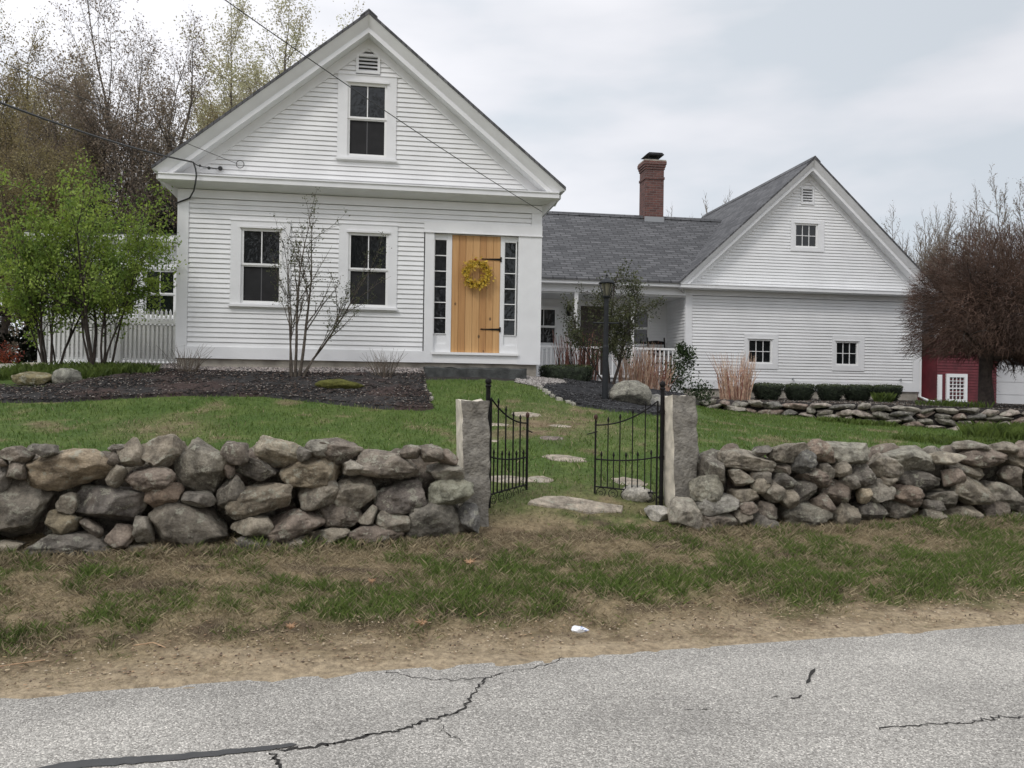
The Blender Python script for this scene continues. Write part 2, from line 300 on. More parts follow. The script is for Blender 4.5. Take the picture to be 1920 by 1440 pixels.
# ------------------------------------------------------------------ mesh tools
class MB:
    def __init__(s): s.v = []; s.f = []; s.mi = []; s.cur = 0
    def add(s, vs, fs):
        o = len(s.v); s.v.extend(tuple(map(float, p)) for p in vs); s.f.extend(tuple(i + o for i in f) for f in fs); s.mi.extend([s.cur] * len(fs)); return s
    def box(s, a, b):
        x0, y0, z0 = a; x1, y1, z1 = b
        return s.add([(x0,y0,z0),(x1,y0,z0),(x1,y1,z0),(x0,y1,z0),(x0,y0,z1),(x1,y0,z1),(x1,y1,z1),(x0,y1,z1)],
                     [(0,3,2,1),(4,5,6,7),(0,1,5,4),(1,2,6,5),(2,3,7,6),(3,0,4,7)])
    def prism(s, prof, fn, a, b):
        """prof: list of 2D points; fn(p, q, t)->3D ; extruded t=a..b"""
        n = len(prof); s.add([fn(p[0], p[1], a) for p in prof] + [fn(p[0], p[1], b) for p in prof],
            [tuple(range(n))[::-1], tuple(range(n, 2 * n))] + [(i, (i + 1) % n, (i + 1) % n + n, i + n) for i in range(n)]); return s
    def tube(s, pts, rad, n=8, cap=True):
        pts = [Vector(p) for p in pts]; rad = [rad] * len(pts) if not hasattr(rad, '__len__') else rad; o = len(s.v); vs = []
        up = None
        for i, p in enumerate(pts):
            d = (pts[min(i + 1, len(pts) - 1)] - pts[max(i - 1, 0)]).normalized()
            if up is None: up = Vector((0, 0, 1)) if abs(d.z) < .9 else Vector((1, 0, 0))
            a = d.cross(up).normalized(); b = a.cross(d).normalized()
            for k in range(n):
                t = 2 * math.pi * k / n; vs.append(p + (a * math.cos(t) + b * math.sin(t)) * rad[i])
        fs = [(i * n + k, i * n + (k + 1) % n, (i + 1) * n + (k + 1) % n, (i + 1) * n + k) for i in range(len(pts) - 1) for k in range(n)]
        if cap: fs += [tuple(range(n))[::-1], tuple(range((len(pts) - 1) * n, len(pts) * n))]
        return s.add(vs, fs)
    def sphere(s, c, r, nu=10, nv=7, sz=1.):
        vs = []; fs = []
        for j in range(nv + 1):
            ph = math.pi * j / nv
            for i in range(nu):
                th = 2 * math.pi * i / nu; vs.append((c[0] + r * math.sin(ph) * math.cos(th), c[1] + r * math.sin(ph) * math.sin(th), c[2] + r * sz * math.cos(ph)))
        for j in range(nv):
            for i in range(nu): fs.append((j * nu + i, j * nu + (i + 1) % nu, (j + 1) * nu + (i + 1) % nu, (j + 1) * nu + i)[::-1])
        return s.add(vs, fs)
    def build(s, name, mats, parent=None, origin=(0, 0, 0), smooth=False, rot=0.):
        """verts are in the parent's frame (parent given, child at its origin) or world minus `origin`."""
        me = bpy.data.meshes.new(name); O = Vector(origin)
        me.from_pydata([tuple(Vector(p) - O) for p in s.v], [], s.f)
        for m in (mats if isinstance(mats, (list, tuple)) else [mats]): me.materials.append(M[m] if isinstance(m, str) else m)
        if any(s.mi): me.polygons.foreach_set('material_index', s.mi)
        if smooth: me.polygons.foreach_set('use_smooth', [True] * len(me.polygons))
        me.update(); o = bpy.data.objects.new(name, me); COL.objects.link(o)
        if parent: o.parent = parent
        else: o.location = O; o.rotation_euler.z = rot
        return o
def npmesh(name, V, F, mats, smooth=False, col=None, mi=None):
    """V (n,3), F (m,k) arrays"""
    me = bpy.data.meshes.new(name); V = np.asarray(V, np.float32); F = np.asarray(F, np.int32); k = F.shape[1]
    me.vertices.add(len(V)); me.vertices.foreach_set('co', V.ravel()); me.loops.add(F.size); me.loops.foreach_set('vertex_index', F.ravel())
    me.polygons.add(len(F)); me.polygons.foreach_set('loop_start', np.arange(0, F.size, k, dtype=np.int32)); me.polygons.foreach_set('loop_total', np.full(len(F), k, np.int32))
    for m in (mats if isinstance(mats, (list, tuple)) else [mats]): me.materials.append(M[m])
    if mi is not None: me.polygons.foreach_set('material_index', np.asarray(mi, np.int32))
    me.polygons.foreach_set('use_smooth', np.full(len(F), smooth))
    me.update(calc_edges=True)
    if col is not None:
        a = me.color_attributes.new('gcol', 'FLOAT_COLOR', 'POINT'); c = np.ones((len(V), 4), np.float32); c[:, :3] = col; a.data.foreach_set('color', c.ravel())
    return me
def link(name, me, parent=None, loc=(0, 0, 0)):
    o = bpy.data.objects.new(name, me); COL.objects.link(o)
    if parent: o.parent = parent
    o.location = loc; return o
def tag(o, label=None, cat=None, group=None, kind=None):
    for k, v in (('label', label), ('category', cat), ('group', group), ('kind', kind)):
        if v: o[k] = v
    return o
def empty(name, loc, rz=0., label=None, cat=None, group=None):
    o = bpy.data.objects.new(name, None); COL.objects.link(o); o.location = loc; o.rotation_euler.z = rz; o.empty_display_size = .2
    return tag(o, label, cat, group)
# ================================================================== GROUND
MULCH_L = [(-8.6,11.9),(-7.1,11.82),(-6.35,11.86),(-5.75,12.12),(-4.91,12.48),(-4.26,12.64),(-3.64,12.66),(-2.8,12.48),(-1.99,12.28),(-1.3,12.2),(-1.13,12.35),(-1.29,13.22),(-1.44,14.12),(-1.5,14.9),(-5.6,14.55),(-5.85,14.3),(-6.4,13.5),(-7.1,12.75),(-8.6,12.8)]
MULCH_R = [(.47,14.25),(.66,13.6),(.99,13.14),(1.55,13.0),(2.17,13.25),(2.9,13.8),(3.3,15.3),(3.75,17.6),(3.9,18.6),(3.4,19.2),(2.6,18.5),(2.0,17.9),(.95,16.0),(.95,15.1)]
def clamp01(a): return np.clip(a, 0, 1)
def gcolor(x, y):
    t = tt(x, y); s = .964 * x + .265 * y
    lawn = np.array([.058, .10, .021]); lawn2 = np.array([.095, .132, .034]); straw = np.array([.225, .175, .105]); dirt = np.array([.33, .262, .175]); soil = np.array([.062, .043, .03]); brown = np.array([.125, .088, .055])
    p1 = fbm(x * .9, y * 1.5, 0, 3); p2 = fbm(x * 3.1, y * 3.6, 0, 9); p3 = fbm(x * 9, y * 9, 0, 17, 3)
    # amount of green
    side = ss(-1.5, 4.5, x)
    band = np.exp(-((t - 5.85) / .36) ** 2) * .62 + side * .26
    gv = clamp01((p1 - .5) * 1.9 + (p2 - .5) * 1.9 + (p3 - .5) * 2.2 + .16 + band)
    gv = gv * ss(5.05, 5.6, t + (p2 - .5) * .5) * .82
    gl = clamp01(.97 - ss(.56, .70, p1 * .5 + p2 * .5) * .7)
    path = np.exp(-((x - .7) / .7) ** 2 - ((y - 11.7) / 1.0) ** 2) * .9 + np.exp(-((x + 4.3) / .5) ** 2 - ((y - 10.6) / .5) ** 2) * 1.0 + np.exp(-((x - .7) / 1.2) ** 2 - ((y - 8.4) / .6) ** 2) * .5
    gl = clamp01(gl - path * clamp01(.35 + (p3 - .3) * 2) * .9)
    b = ss(7.3, 8.0, t); g = gv * (1 - b) + gl * b
    G = lawn + (lawn2 - lawn) * clamp01((p2 - .35) * 2.5)[..., None]
    S = straw + (brown - straw) * clamp01((p3 - .35) * 2.6 + (p1 - .5))[..., None]
    C = S + (G - S) * (g ** (1 + .4 * (1 - b)))[..., None]
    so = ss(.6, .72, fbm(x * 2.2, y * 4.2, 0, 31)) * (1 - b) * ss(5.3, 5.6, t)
    so = np.maximum(so, np.exp(-((t - 5.57 - (p1 - .5) * .3) / .07) ** 2) * ss(.42, .6, p2) * .9)  # soil ledge; shade beneath the overhanging grass is also put into its colour
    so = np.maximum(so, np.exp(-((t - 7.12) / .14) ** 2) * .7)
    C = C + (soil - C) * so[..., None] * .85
    d = 1 - ss(4.93, 5.38, t + (p2 - .5) * .6 + (p3 - .5) * .25); C = C + (dirt * (.75 + .5 * p3)[..., None] - C) * (d * (1 - .35 * ss(.55, .65, p3)))[..., None]
    # beds and bare areas
    line = np.interp(x, [p[0] for p in RW], [p[1] + .05 for p in RW])
    bed = ((x > 3.3) & (y > line) & (y < 24.5)) * 1.
    bed = np.maximum(bed, inpoly(x, y, [(-1.5, 14.2), (.5, 14.6), (1, 15.2), (2, 17.6), (3.5, 19), (3.5, 26), (-9, 26), (-9, 14.9)]) * 1.)
    dark = np.array([.036, .032, .03]); C = C + (dark * (.7 + .8 * p3)[..., None] - C) * bed[..., None]
    drive = ((x > 3) & (y > 24.5)) * 1.; C = C + (np.array([.05, .05, .052]) - C) * drive[..., None]
    wood = ((y > 17) & (x < -9.5)) * 1.; C = C + (np.array([.09, .065, .045]) - C) * wood[..., None]
    return C, g
def axis(parts):
    o = []
    for a, b, n in parts: o += list(np.linspace(a, b, n, endpoint=False))
    return np.array(o + [parts[-1][1]])
xs = axis([(-300,-60,8),(-60,-14,24),(-14,-8,40),(-8,9,250),(9,16,50),(16,60,24),(60,300,8)])
ys = axis([(-200,-20,8),(-20,4,16),(4,9.6,112),(9.6,20,100),(20,34,30),(34,400,14)])
X, Y = np.meshgrid(xs, ys); Z = ground(X, Y)
t_ = tt(X, Y); vz = ((t_ > 4.7) & (t_ < 7.6)) * 1.
Z = Z + vz * ((fbm(X * 3, Y * 4, 0, 5) - .5) * .05 + (fbm(X * 12, Y * 12, 0, 6, 2) - .5) * .018) + (1 - vz) * (t_ > 5) * (fbm(X * 2, Y * 2, 0, 7) - .5) * .03
e_ = np.exp(-((t_ - 4.82) / .12) ** 2); Z = Z + e_ * (fbm(X * 5, Y * 5, 0, 8) - .5) * .03
nx, ny = len(xs), len(ys); I = np.arange(nx * ny).reshape(ny, nx)
F = np.stack([I[:-1, :-1], I[:-1, 1:], I[1:, 1:], I[1:, :-1]], -1).reshape(-1, 4)
C, _ = gcolor(X.ravel(), Y.ravel())
tag(link('ground', npmesh('ground', np.c_[X.ravel(), Y.ravel(), Z.ravel()], F, 'ground', True, C)), kind='structure')
# road (frame s,t)
mb = MB(); P = []
for s in np.linspace(-60, 60, 61):
    for t in (-2.4, 0, 2.5, 4.84): x, y = st(s, t); P.append((x, y, 0.0 if t > -2 else -.01))
mb.add(P, [(i * 4 + j, i * 4 + 4 + j, i * 4 + 5 + j, i * 4 + 1 + j)[::1] for i in range(60) for j in range(3)])
road = tag(mb.build('road', 'asphalt'), kind='structure')
def groundhit(px, py):
    """a measured image position read back as a point on the level road (z = 0)"""
    c, s = math.cos(ROLL), math.sin(ROLL); dx, dy = px - 960, py - 720; a = (dx * c + dy * s) / CAM_F; b = -(-dx * s + dy * c) / CAM_F
    Yv = math.cos(PITCH) - b * math.sin(PITCH); Zv = math.sin(PITCH) + b * math.cos(PITCH); k = -1.6 / Zv
    return a * k, Yv * k
def crack(name, pts, w, seed, material='crack', z=.003, sub=7, jit=.018):
    rg = random.Random(seed); W = [groundhit(*p) for p in pts]; line = []
    for i in range(len(W) - 1):
        for k in range(sub):
            f = k / sub; x = W[i][0] * (1 - f) + W[i + 1][0] * f; y = W[i][1] * (1 - f) + W[i + 1][1] * f
            line.append((x + rg.uniform(-jit, jit), y + rg.uniform(-jit, jit)))
    line.append(W[-1]); n = len(line); V = []; 
    for i, (x, y) in enumerate(line):
        a = line[max(0, i - 1)]; b = line[min(n - 1, i + 1)]; dx, dy = b[0] - a[0], b[1] - a[1]; l = math.hypot(dx, dy) + 1e-9
        ww = (w if not hasattr(w, '__len__') else w[0] + (w[1] - w[0]) * i / (n - 1)) * (rg.uniform(.45, 1.3) if material == 'crack' else rg.uniform(.93, 1.07)) * .5
        if i in (0, n - 1): ww *= .2
        V += [(x - dy / l * ww, y + dx / l * ww, z), (x + dy / l * ww, y - dx / l * ww, z)]
    m = MB(); m.add(V, [(2 * i, 2 * i + 1, 2 * i + 3, 2 * i + 2) for i in range(n - 1)]); return m.build(name, material, road)
crack('crack', [(520,1408),(600,1398),(640,1392),(690,1378),(740,1372),(775,1362),(800,1350),(835,1342),(862,1336),(880,1315),(897,1290),(915,1272),(945,1262)], (.02,.01), 1)
crack('crack', [(720,1258),(790,1273),(850,1275),(910,1272)], .006, 2)
crack('crack', [(945,1262),(1000,1252),(1045,1240),(1060,1228)], .005, 3)
crack('crack', [(510,1410),(514,1425),(524,1445)], .014, 4)
crack('crack', [(822,1350),(828,1370),(850,1382),(860,1390)], .004, 5)
crack('crack', [(1640,1368),(1700,1362),(1760,1357),(1800,1358),(1840,1350),(1880,1344),(1930,1348)], .010, 6)
crack('crack', [(1512,1282),(1520,1268),(1528,1254)], .02, 7, sub=3, jit=.006)
crack('crack', [(1484,1311),(1496,1308),(1503,1304)], .02, 8, sub=3, jit=.006)
crack('crack', [(1444,1309),(1462,1305)], .008, 9, sub=3, jit=.003)
crack('crack', [(1282,1331),(1300,1331)], .008, 10, sub=3, jit=.003)
crack('crack', [(1310,1331),(1332,1330)], .008, 11, sub=3, jit=.003)
crack('tar_seal', [(20,1462),(120,1438),(200,1430),(290,1424),(380,1416),(450,1409),(520,1402),(556,1397)], (.09,.035), 12, 'tar', .0045, 5, .006)
# stepping stones
SL = [("broad pale flat stone lying at the gate opening", 0), ("small flat stone sunk in the grass just beyond the left gate leaf's end", 0), ("pale flat stone seen through the bars of the left gate leaf", 0), ("pale stepping stone ringed with dry grass halfway up the path", 0), ("greyish purple stepping stone in the green middle of the path", 0), ("grey stepping stone highest on the path near the front step", 0), ("small stepping stone behind the upper bars of the left gate leaf", 0), ("pale narrow stepping stone in dry straw on the upper path", 0), ("flat stone seen through the bars of the right gate leaf", 0), ("pale sliver of stone left of the path in the upper straw", 0)]
def slab(cx, cy, a, b, seed, h=.05, lift=-.012):
    rg = random.Random(seed); n = 14; z = gz(cx, cy); m = MB(); top = []; 
    for k in range(n):
        th = 2 * math.pi * k / n; q = rg.uniform(.8, 1.12); x = cx + a * q * math.cos(th); y = cy + b * q * math.sin(th); top.append((x, y))
    V = [(x, y, gz(x, y) + lift + .012) for x, y in top] + [(cx + (x - cx) * 1.05, cy + (y - cy) * 1.05, gz(x, y) - h) for x, y in top] + [(cx, cy, z + lift + .022)]
    m.add(V, [(k, (k + 1) % n, 2 * n) for k in range(n)] + [(k + n, (k + 1) % n + n, (k + 1) % n, k) for k in range(n)])
    return m
for i, (cx, cy, a, b) in enumerate(STONES):
    o = slab(cx, cy, a, b, 40 + i, .05, .008 if i == 0 else -.012).build('stepping_stone', 'rock', None, (cx, cy, gz(cx, cy)))
    c = (.42, .37, .31) if i != 4 else (.22, .18, .165); o.color = (*c, 1)
    tag(o, SL[i][0], 'stepping stone', 'stepping stones of the garden path')
# mulch beds
def bed(name, poly, seed, base, chips, lift=.045, res=.035):
    x0, x1 = min(p[0] for p in poly), max(p[0] for p in poly); y0, y1 = min(p[1] for p in poly), max(p[1] for p in poly)
    xs, ys = np.arange(x0 - .1, x1 + .1, res), np.arange(y0 - .1, y1 + .1, res); X, Y = np.meshgrid(xs, ys)
    ins = inpoly(X, Y, poly); d = polydist(X, Y, poly) * np.where(ins, 1, -1) + (fbm(X * 4, Y * 4, 0, seed) - .5) * .12
    Z = ground(X, Y) + np.clip(d * .6, -.08, lift) + (fbm(X * 14, Y * 14, 0, seed + 1, 3) - .5) * .06 * (d > 0) + (fbm(X * 2, Y * 2, 0, seed + 3) - .5) * .05
    keep = d > -.06; nx, ny = len(xs), len(ys); I = np.arange(nx * ny).reshape(ny, nx)
    K = keep[:-1, :-1] & keep[1:, 1:] & keep[:-1, 1:] & keep[1:, :-1]; F = np.stack([I[:-1, :-1], I[:-1, 1:], I[1:, 1:], I[1:, :-1]], -1)[K]
    used = np.unique(F); mp_ = -np.ones(nx * ny, int); mp_[used] = np.arange(len(used)); F = mp_[F]
    V = np.c_[X.ravel(), Y.ravel(), Z.ravel()][used]; nz = fbm(V[:, 0] * 18, V[:, 1] * 18, 0, seed + 5, 2)
    C = np.array(base) * (.55 + .9 * nz)[:, None]
    red = ss(.48, .62, fbm(V[:, 0] * 1.0, V[:, 1] * 1.3, 0, seed + 8)) * .6; C = C + (np.array([.10, .055, .045]) * (.5 + nz)[:, None] - C) * red[:, None] * chips * .6
    return tag(link(name, npmesh(name, V, F, 'mulch', False, C)), kind='structure')
bed('mulch_bed', MULCH_L, 50, (.04, .038, .037), 1.)
bed('mulch_bed', MULCH_R, 60, (.038, .038, .04), .0)
# scattered chips and gravel
def chips(name, poly, n, smin, smax, cols, seed, label, cat, lift=.01, flat=.6):
    rg = np.random.default_rng(seed); x0, x1 = min(p[0] for p in poly), max(p[0] for p in poly); y0, y1 = min(p[1] for p in poly), max(p[1] for p in poly)
    x = rg.uniform(x0, x1, n * 4); y = rg.uniform(y0, y1, n * 4); k = inpoly(x, y, poly); x, y = x[k][:n], y[k][:n]; n = len(x)
    z = ground(x, y) + lift; oct_ = np.array([(1,0,0),(0,1,0),(-1,0,0),(0,-1,0),(0,0,1),(0,0,-1)], float)
    S = rg.uniform(smin, smax, (n, 1, 3)) * np.array([1, .7, flat]); an = rg.uniform(0, 6.28, n); D = oct_[None] * S * rg.uniform(.8, 1.2, (n, 6, 1))
    ca, sa = np.cos(an)[:, None], np.sin(an)[:, None]; V = np.stack([D[..., 0] * ca - D[..., 1] * sa + x[:, None], D[..., 0] * sa + D[..., 1] * ca + y[:, None], D[..., 2] + z[:, None]], -1).reshape(-1, 3)
    f = np.array([(0,1,4),(1,2,4),(2,3,4),(3,0,4),(1,0,5),(2,1,5),(3,2,5),(0,3,5)]); F = (np.arange(n)[:, None, None] * 6 + f).reshape(-1, 3)
    cc = np.array(cols)[rg.integers(0, len(cols), n)] * rg.uniform(.7, 1.2, (n, 1)); C = np.repeat(cc, 6, 0)
    return tag(link(name, npmesh(name, V, F, 'gravel', False, C)), label, cat, kind='stuff')
chips('mulch_chips', MULCH_L, 14000, .01, .028, [(.05,.045,.043)]*5 + [(.10,.07,.055)]*3 + [(.02,.018,.018)]*4 + [(.3,.27,.24)], 3, 'loose wood chips over the left mulch bed', 'mulch', .05, .35)
chips('mulch_chips', MULCH_R, 9000, .01, .028, [(.05,.05,.052)]*5 + [(.12,.12,.12)]*2 + [(.02,.018,.018)]*4, 4, 'loose dark wood chips around the lamp post', 'mulch', .05, .35)
chips('gravel', [(.05,14.35),(.5,14.15),(.75,14.7),(1.15,15.3),(1.35,15.75),(.9,15.9),(.5,15.6),(.1,15.2)], 2600, .012, .035, [(.36,.33,.31),(.27,.25,.235),(.17,.155,.145),(.45,.42,.39)], 5, 'pale gravel between the front step and the long hedge', 'gravel', .012, .7)
chips('gravel', [(-7.4,14.4),(-5.5,14.35),(-2.0,14.55),(-1.3,14.6),(-1.3,15.4),(-7.4,15.6)], 5000, .012, .03, [(.34,.31,.29),(.22,.2,.19),(.42,.36,.33)], 6, 'grey pinkish gravel strip along the house foundation', 'gravel', .05, .7)
chips('soil_clods', [st(-4,4.95), st(9.5,4.95), st(9.5,5.6), st(-4,5.6)], 3500, .004, .012, [(.4,.3,.2),(.25,.18,.12),(.5,.42,.32),(.12,.09,.07)], 7, 'small stones and crumbs of soil along the road edge', 'soil crumbs', .012, .6)
chips('bed_litter', [(4.1,18.9),(6.1,18.3),(7.9,17.3),(9.8,16.8),(14,16.6),(14,22.5),(4.6,21.9)], 9000, .012, .035, [(.05,.045,.04)]*4 + [(.12,.09,.07)]*2 + [(.3,.28,.25)], 8, 'dark bark litter on the bed behind the low stone wall', 'mulch', .01, .4)
# grass blades
def grass(name, x, y, h, wdt, seed, lean, label, alt=None, z0=None):
    rg = np.random.default_rng(seed); n = len(x); C, g = gcolor(x, y)
    z = (ground(x, y) if z0 is None else z0) - .004; an = rg.uniform(0, 6.283, n); la = rg.uniform(0, 6.283, n); ln = rg.uniform(0, 1, n) * lean * h
    h = h * (.55 + .75 * rg.random(n)) * (.6 + .55 * g); dx, dy = np.cos(an) * wdt * .5, np.sin(an) * wdt * .5; lx, ly = np.cos(la) * ln, np.sin(la) * ln
    V = np.stack([np.c_[x - dx, y - dy, z], np.c_[x + dx, y + dy, z], np.c_[x + dx * .7 + lx * .35, y + dy * .7 + ly * .35, z + h * .55], np.c_[x + lx, y + ly, z + h]], 1).reshape(-1, 3)
    F = (np.arange(n)[:, None, None] * 4 + np.array([(0, 1, 2), (0, 2, 3)])).reshape(-1, 3)
    gr = np.array([.13, .19, .038]); gr2 = np.array([.058, .103, .02]); sw = np.array([.36, .30, .19]); r = rg.random(n)
    isg = r < (g * .97 + .02); u = rg.random((n, 1)); c = np.where(isg[:, None], gr * u + gr2 * (1 - u), sw * (.45 + .75 * u)); c = c * .75 + C * .35
    return tag(link(name, npmesh(name, V, F, 'blade', False, np.repeat(c, 4, 0))), label, 'grass', kind='stuff')
rg = np.random.default_rng(77)
def scat(n, s0, s1, t0, t1, pw=1.):
    s = rg.uniform(s0, s1, n); t = t0 + (t1 - t0) * rg.random(n) ** pw; return st(s, t)
x, y = scat(240000, -4.2, 9.8, 5.2, 7.25, .95); Cg, gg = gcolor(x, y)
kp = rg.random(len(x)) < (.42 + .58 * gg) * ss(5.1, 5.7, tt(x, y) + (fbm(x * 3, y * 3, 0, 9) - .5) * .4); x, y = x[kp], y[kp]
grass('verge_grass', x, y, .046 + .03 * fbm(x * 2, y * 2, 0, 21), .0040, 1, 1.3, 'patchy green and straw grass on the verge in front of the stone walls')
x, y = scat(60000, -4.2, 9.8, 4.9, 7.2, 1.05); grass('dry_grass', x, y, np.full(len(x), .014), .0026, 2, 3.2, 'flattened dry grass and stalks lying on the verge')
x, y = scat(26000, -4.2, 9.8, 4.86, 5.7, 1.); grass('dry_straw', x, y, np.full(len(x), .009), .0034, 12, 5.5, 'broken straw scattered over the sandy shoulder of the road')
chips('leaf_bits', [st(-4,4.9), st(9.5,4.9), st(9.5,5.9), st(-4,5.9)], 2600, .006, .018, [(.30,.20,.12),(.42,.33,.22),(.14,.09,.06),(.20,.14,.10)], 17, 'dry leaf fragments and bark bits along the shoulder', 'leaf litter', .014, .15)
n = 190000; x = rg.uniform(-9.5, 14, n); y = rg.uniform(5, 19, n)
k = (tt(x, y) > 7.2) & ~inpoly(x, y, MULCH_L) & ~inpoly(x, y, MULCH_R); line = np.interp(x, [p[0] for p in RW], [p[1] - .05 for p in RW]); k &= np.where(x > 3.3, y < line, True) & (y < 14.6) | ((x > 3.3) & (y < line) & (tt(x, y) > 7.2))
k &= ~inpoly(x, y, MULCH_R) & ~((x > .3) & (x < 3.4) & (y > 14.2)) & ~((x < 3.3) & (y > 14.25)) & ~inpoly(x, y, [(-9.6,12.7),(-7.1,12.7),(-6,13.6),(-5,14.6),(-9.6,16)])
for cx, cy, a, b in STONES: k &= (((x - cx) / a) ** 2 + ((y - cy) / b) ** 2) > .62
x, y = x[k], y[k]; grass('lawn_grass', x, y, .032 + .02 * fbm(x * 1.5, y * 1.5, 0, 23), .009, 3, 1.0, 'mown green lawn rising from the stone walls to the house')
# tufts along wall foot
xs_, ys_ = [], []
for s in list(rg.uniform(-3.5, 1.4, 60)) + list(rg.uniform(3.9, 9, 70)) + [1.42, 1.45, 1.4, 1.48, 1.43, 1.38]:
    t = 7.02 + rg.normal(0, .05); m_ = 60; xx, yy = st(s + rg.normal(0, .05, m_), t + rg.normal(0, .03, m_)); xs_.append(xx); ys_.append(yy)
x, y = np.concatenate(xs_), np.concatenate(ys_); grass('tuft_grass', x, y, np.full(len(x), .10), .006, 5, .9, 'longer grass tufts along the foot of the stone walls')
# white edging stones along the right mulch bed
for i, (x, y) in enumerate([(.5,14.1),(.55,13.95),(.58,13.8),(.68,13.62),(.75,13.45),(.86,13.3),(.98,13.18)]):
    m = slab(x + (i % 3 - 1) * .03, y, .045 + .012 * (i % 3), .035, 90 + i, .03, .03); o = m.build('edging_stone', 'rock', None, (x, y, gz(x, y))); o.color = (.42, .41, .37, 1)
    tag(o, 'small whitish edging stone in the curve between the path lawn and the right mulch bed', 'edging stone', 'white edging stones of the right bed')
for i, (x, y) in enumerate([(-1.4,13.7),(-1.38,13.5),(-1.33,13.3),(-1.27,13.1),(-1.22,12.9)]):
    m = slab(x, y + (i % 2) * .04, .035, .05, 100 + i, .03, .03); o = m.build('edging_stone', 'rock', None, (x, y, gz(x, y))); o.color = (.36, .34, .31, 1)
    tag(o, 'small pale edging stone along the right end of the left mulch bed', 'edging stone', 'pale edging stones of the left bed')
# ================================================================== HOUSE
TH, HX, HY, HZ = .1527, -5.807, 14.70, 1.70
cT, sT = math.cos(TH), math.sin(TH)
def hw(u, v, z): return (HX + u * cT - v * sT, HY + u * sT + v * cT, z)
house = empty('farmhouse', (HX, HY, HZ), TH, 'long white clapboard farmhouse with two gables, a porch and a cedar plank door', 'house')
OZ = (0, 0, HZ)
def hb(mb, name, mats, parent=None, smooth=False):
    """build in house frame; parts of the house share its origin"""
    o = mb.build(name, mats, parent or house, OZ, smooth); return o
front = lambda v0: (lambda a, o, z: (a, v0 - o, z))
def siding(mb, f, a0, a1, z0, z1, e, holes=(), lim=None, lap=.020, g=.012):
    n = int(math.ceil((z1 - z0) / e - 1e-6))
    for k in range(n):
        zb = z0 + k * e; zt = min(zb + e, z1)
        if zt - zb < .02: break
        iv = [(a0, a1)]
        for h0, h1, hz0, hz1 in holes:
            if zt > hz0 + e and zb < hz1 - e:
                nv = []
                for p, q in iv:
                    if h1 <= p or h0 >= q: nv.append((p, q)); continue
                    if p < h0: nv.append((p, h0))
                    if h1 < q: nv.append((h1, q))
                iv = nv
        for p, q in iv:
            pb, qb, pt, qt = p, q, p, q
            if lim:
                l0, r0 = lim(zb); l1, r1 = lim(zt); pb, qb, pt, qt = max(p, l0), min(q, r0), max(p, l1), min(q, r1)
                if qb - pb < .05: continue
                if qt < pt: pt = qt = (pt + qt) / 2
            zg = zt - g
            mb.add([f(pb, lap, zb), f(qb, lap, zb), f(qt, .004, zg), f(pt, .004, zg), f(qb, -.008, zb), f(pb, -.008, zb), f(qt, -.008, zg), f(pt, -.008, zg), f(qt, -.008, zt), f(pt, -.008, zt)],
                   [(0, 1, 2, 3), (5, 4, 1, 0), (3, 2, 6, 7), (7, 6, 8, 9), (0, 3, 7, 5), (1, 4, 6, 2)])
def ring(mb, f, a0, a1, z0, z1, w, o0, o1, wt=None, wb=None):
    wt = w if wt is None else wt; wb = w if wb is None else wb
    def bx(p, q, r, s):
        A = [f(p, o0, r), f(q, o0, r), f(q, o1, r), f(p, o1, r), f(p, o0, s), f(q, o0, s), f(q, o1, s), f(p, o1, s)]
        mb.add(A, [(0,1,2,3),(4,7,6,5),(0,4,5,1),(1,5,6,2),(2,6,7,3),(3,7,4,0)])
    bx(a0, a0 + w, z0, z1); bx(a1 - w, a1, z0, z1); bx(a0 + w, a1 - w, z1 - wt, z1); bx(a0 + w, a1 - w, z0, z0 + wb)
def fb(mb, f, a0, a1, o0, o1, z0, z1):
    A = [f(a0, o0, z0), f(a1, o0, z0), f(a1, o1, z0), f(a0, o1, z0), f(a0, o0, z1), f(a1, o0, z1), f(a1, o1, z1), f(a0, o1, z1)]
    mb.add(A, [(0,1,2,3),(4,7,6,5),(0,4,5,1),(1,5,6,2),(2,6,7,3),(3,7,4,0)])
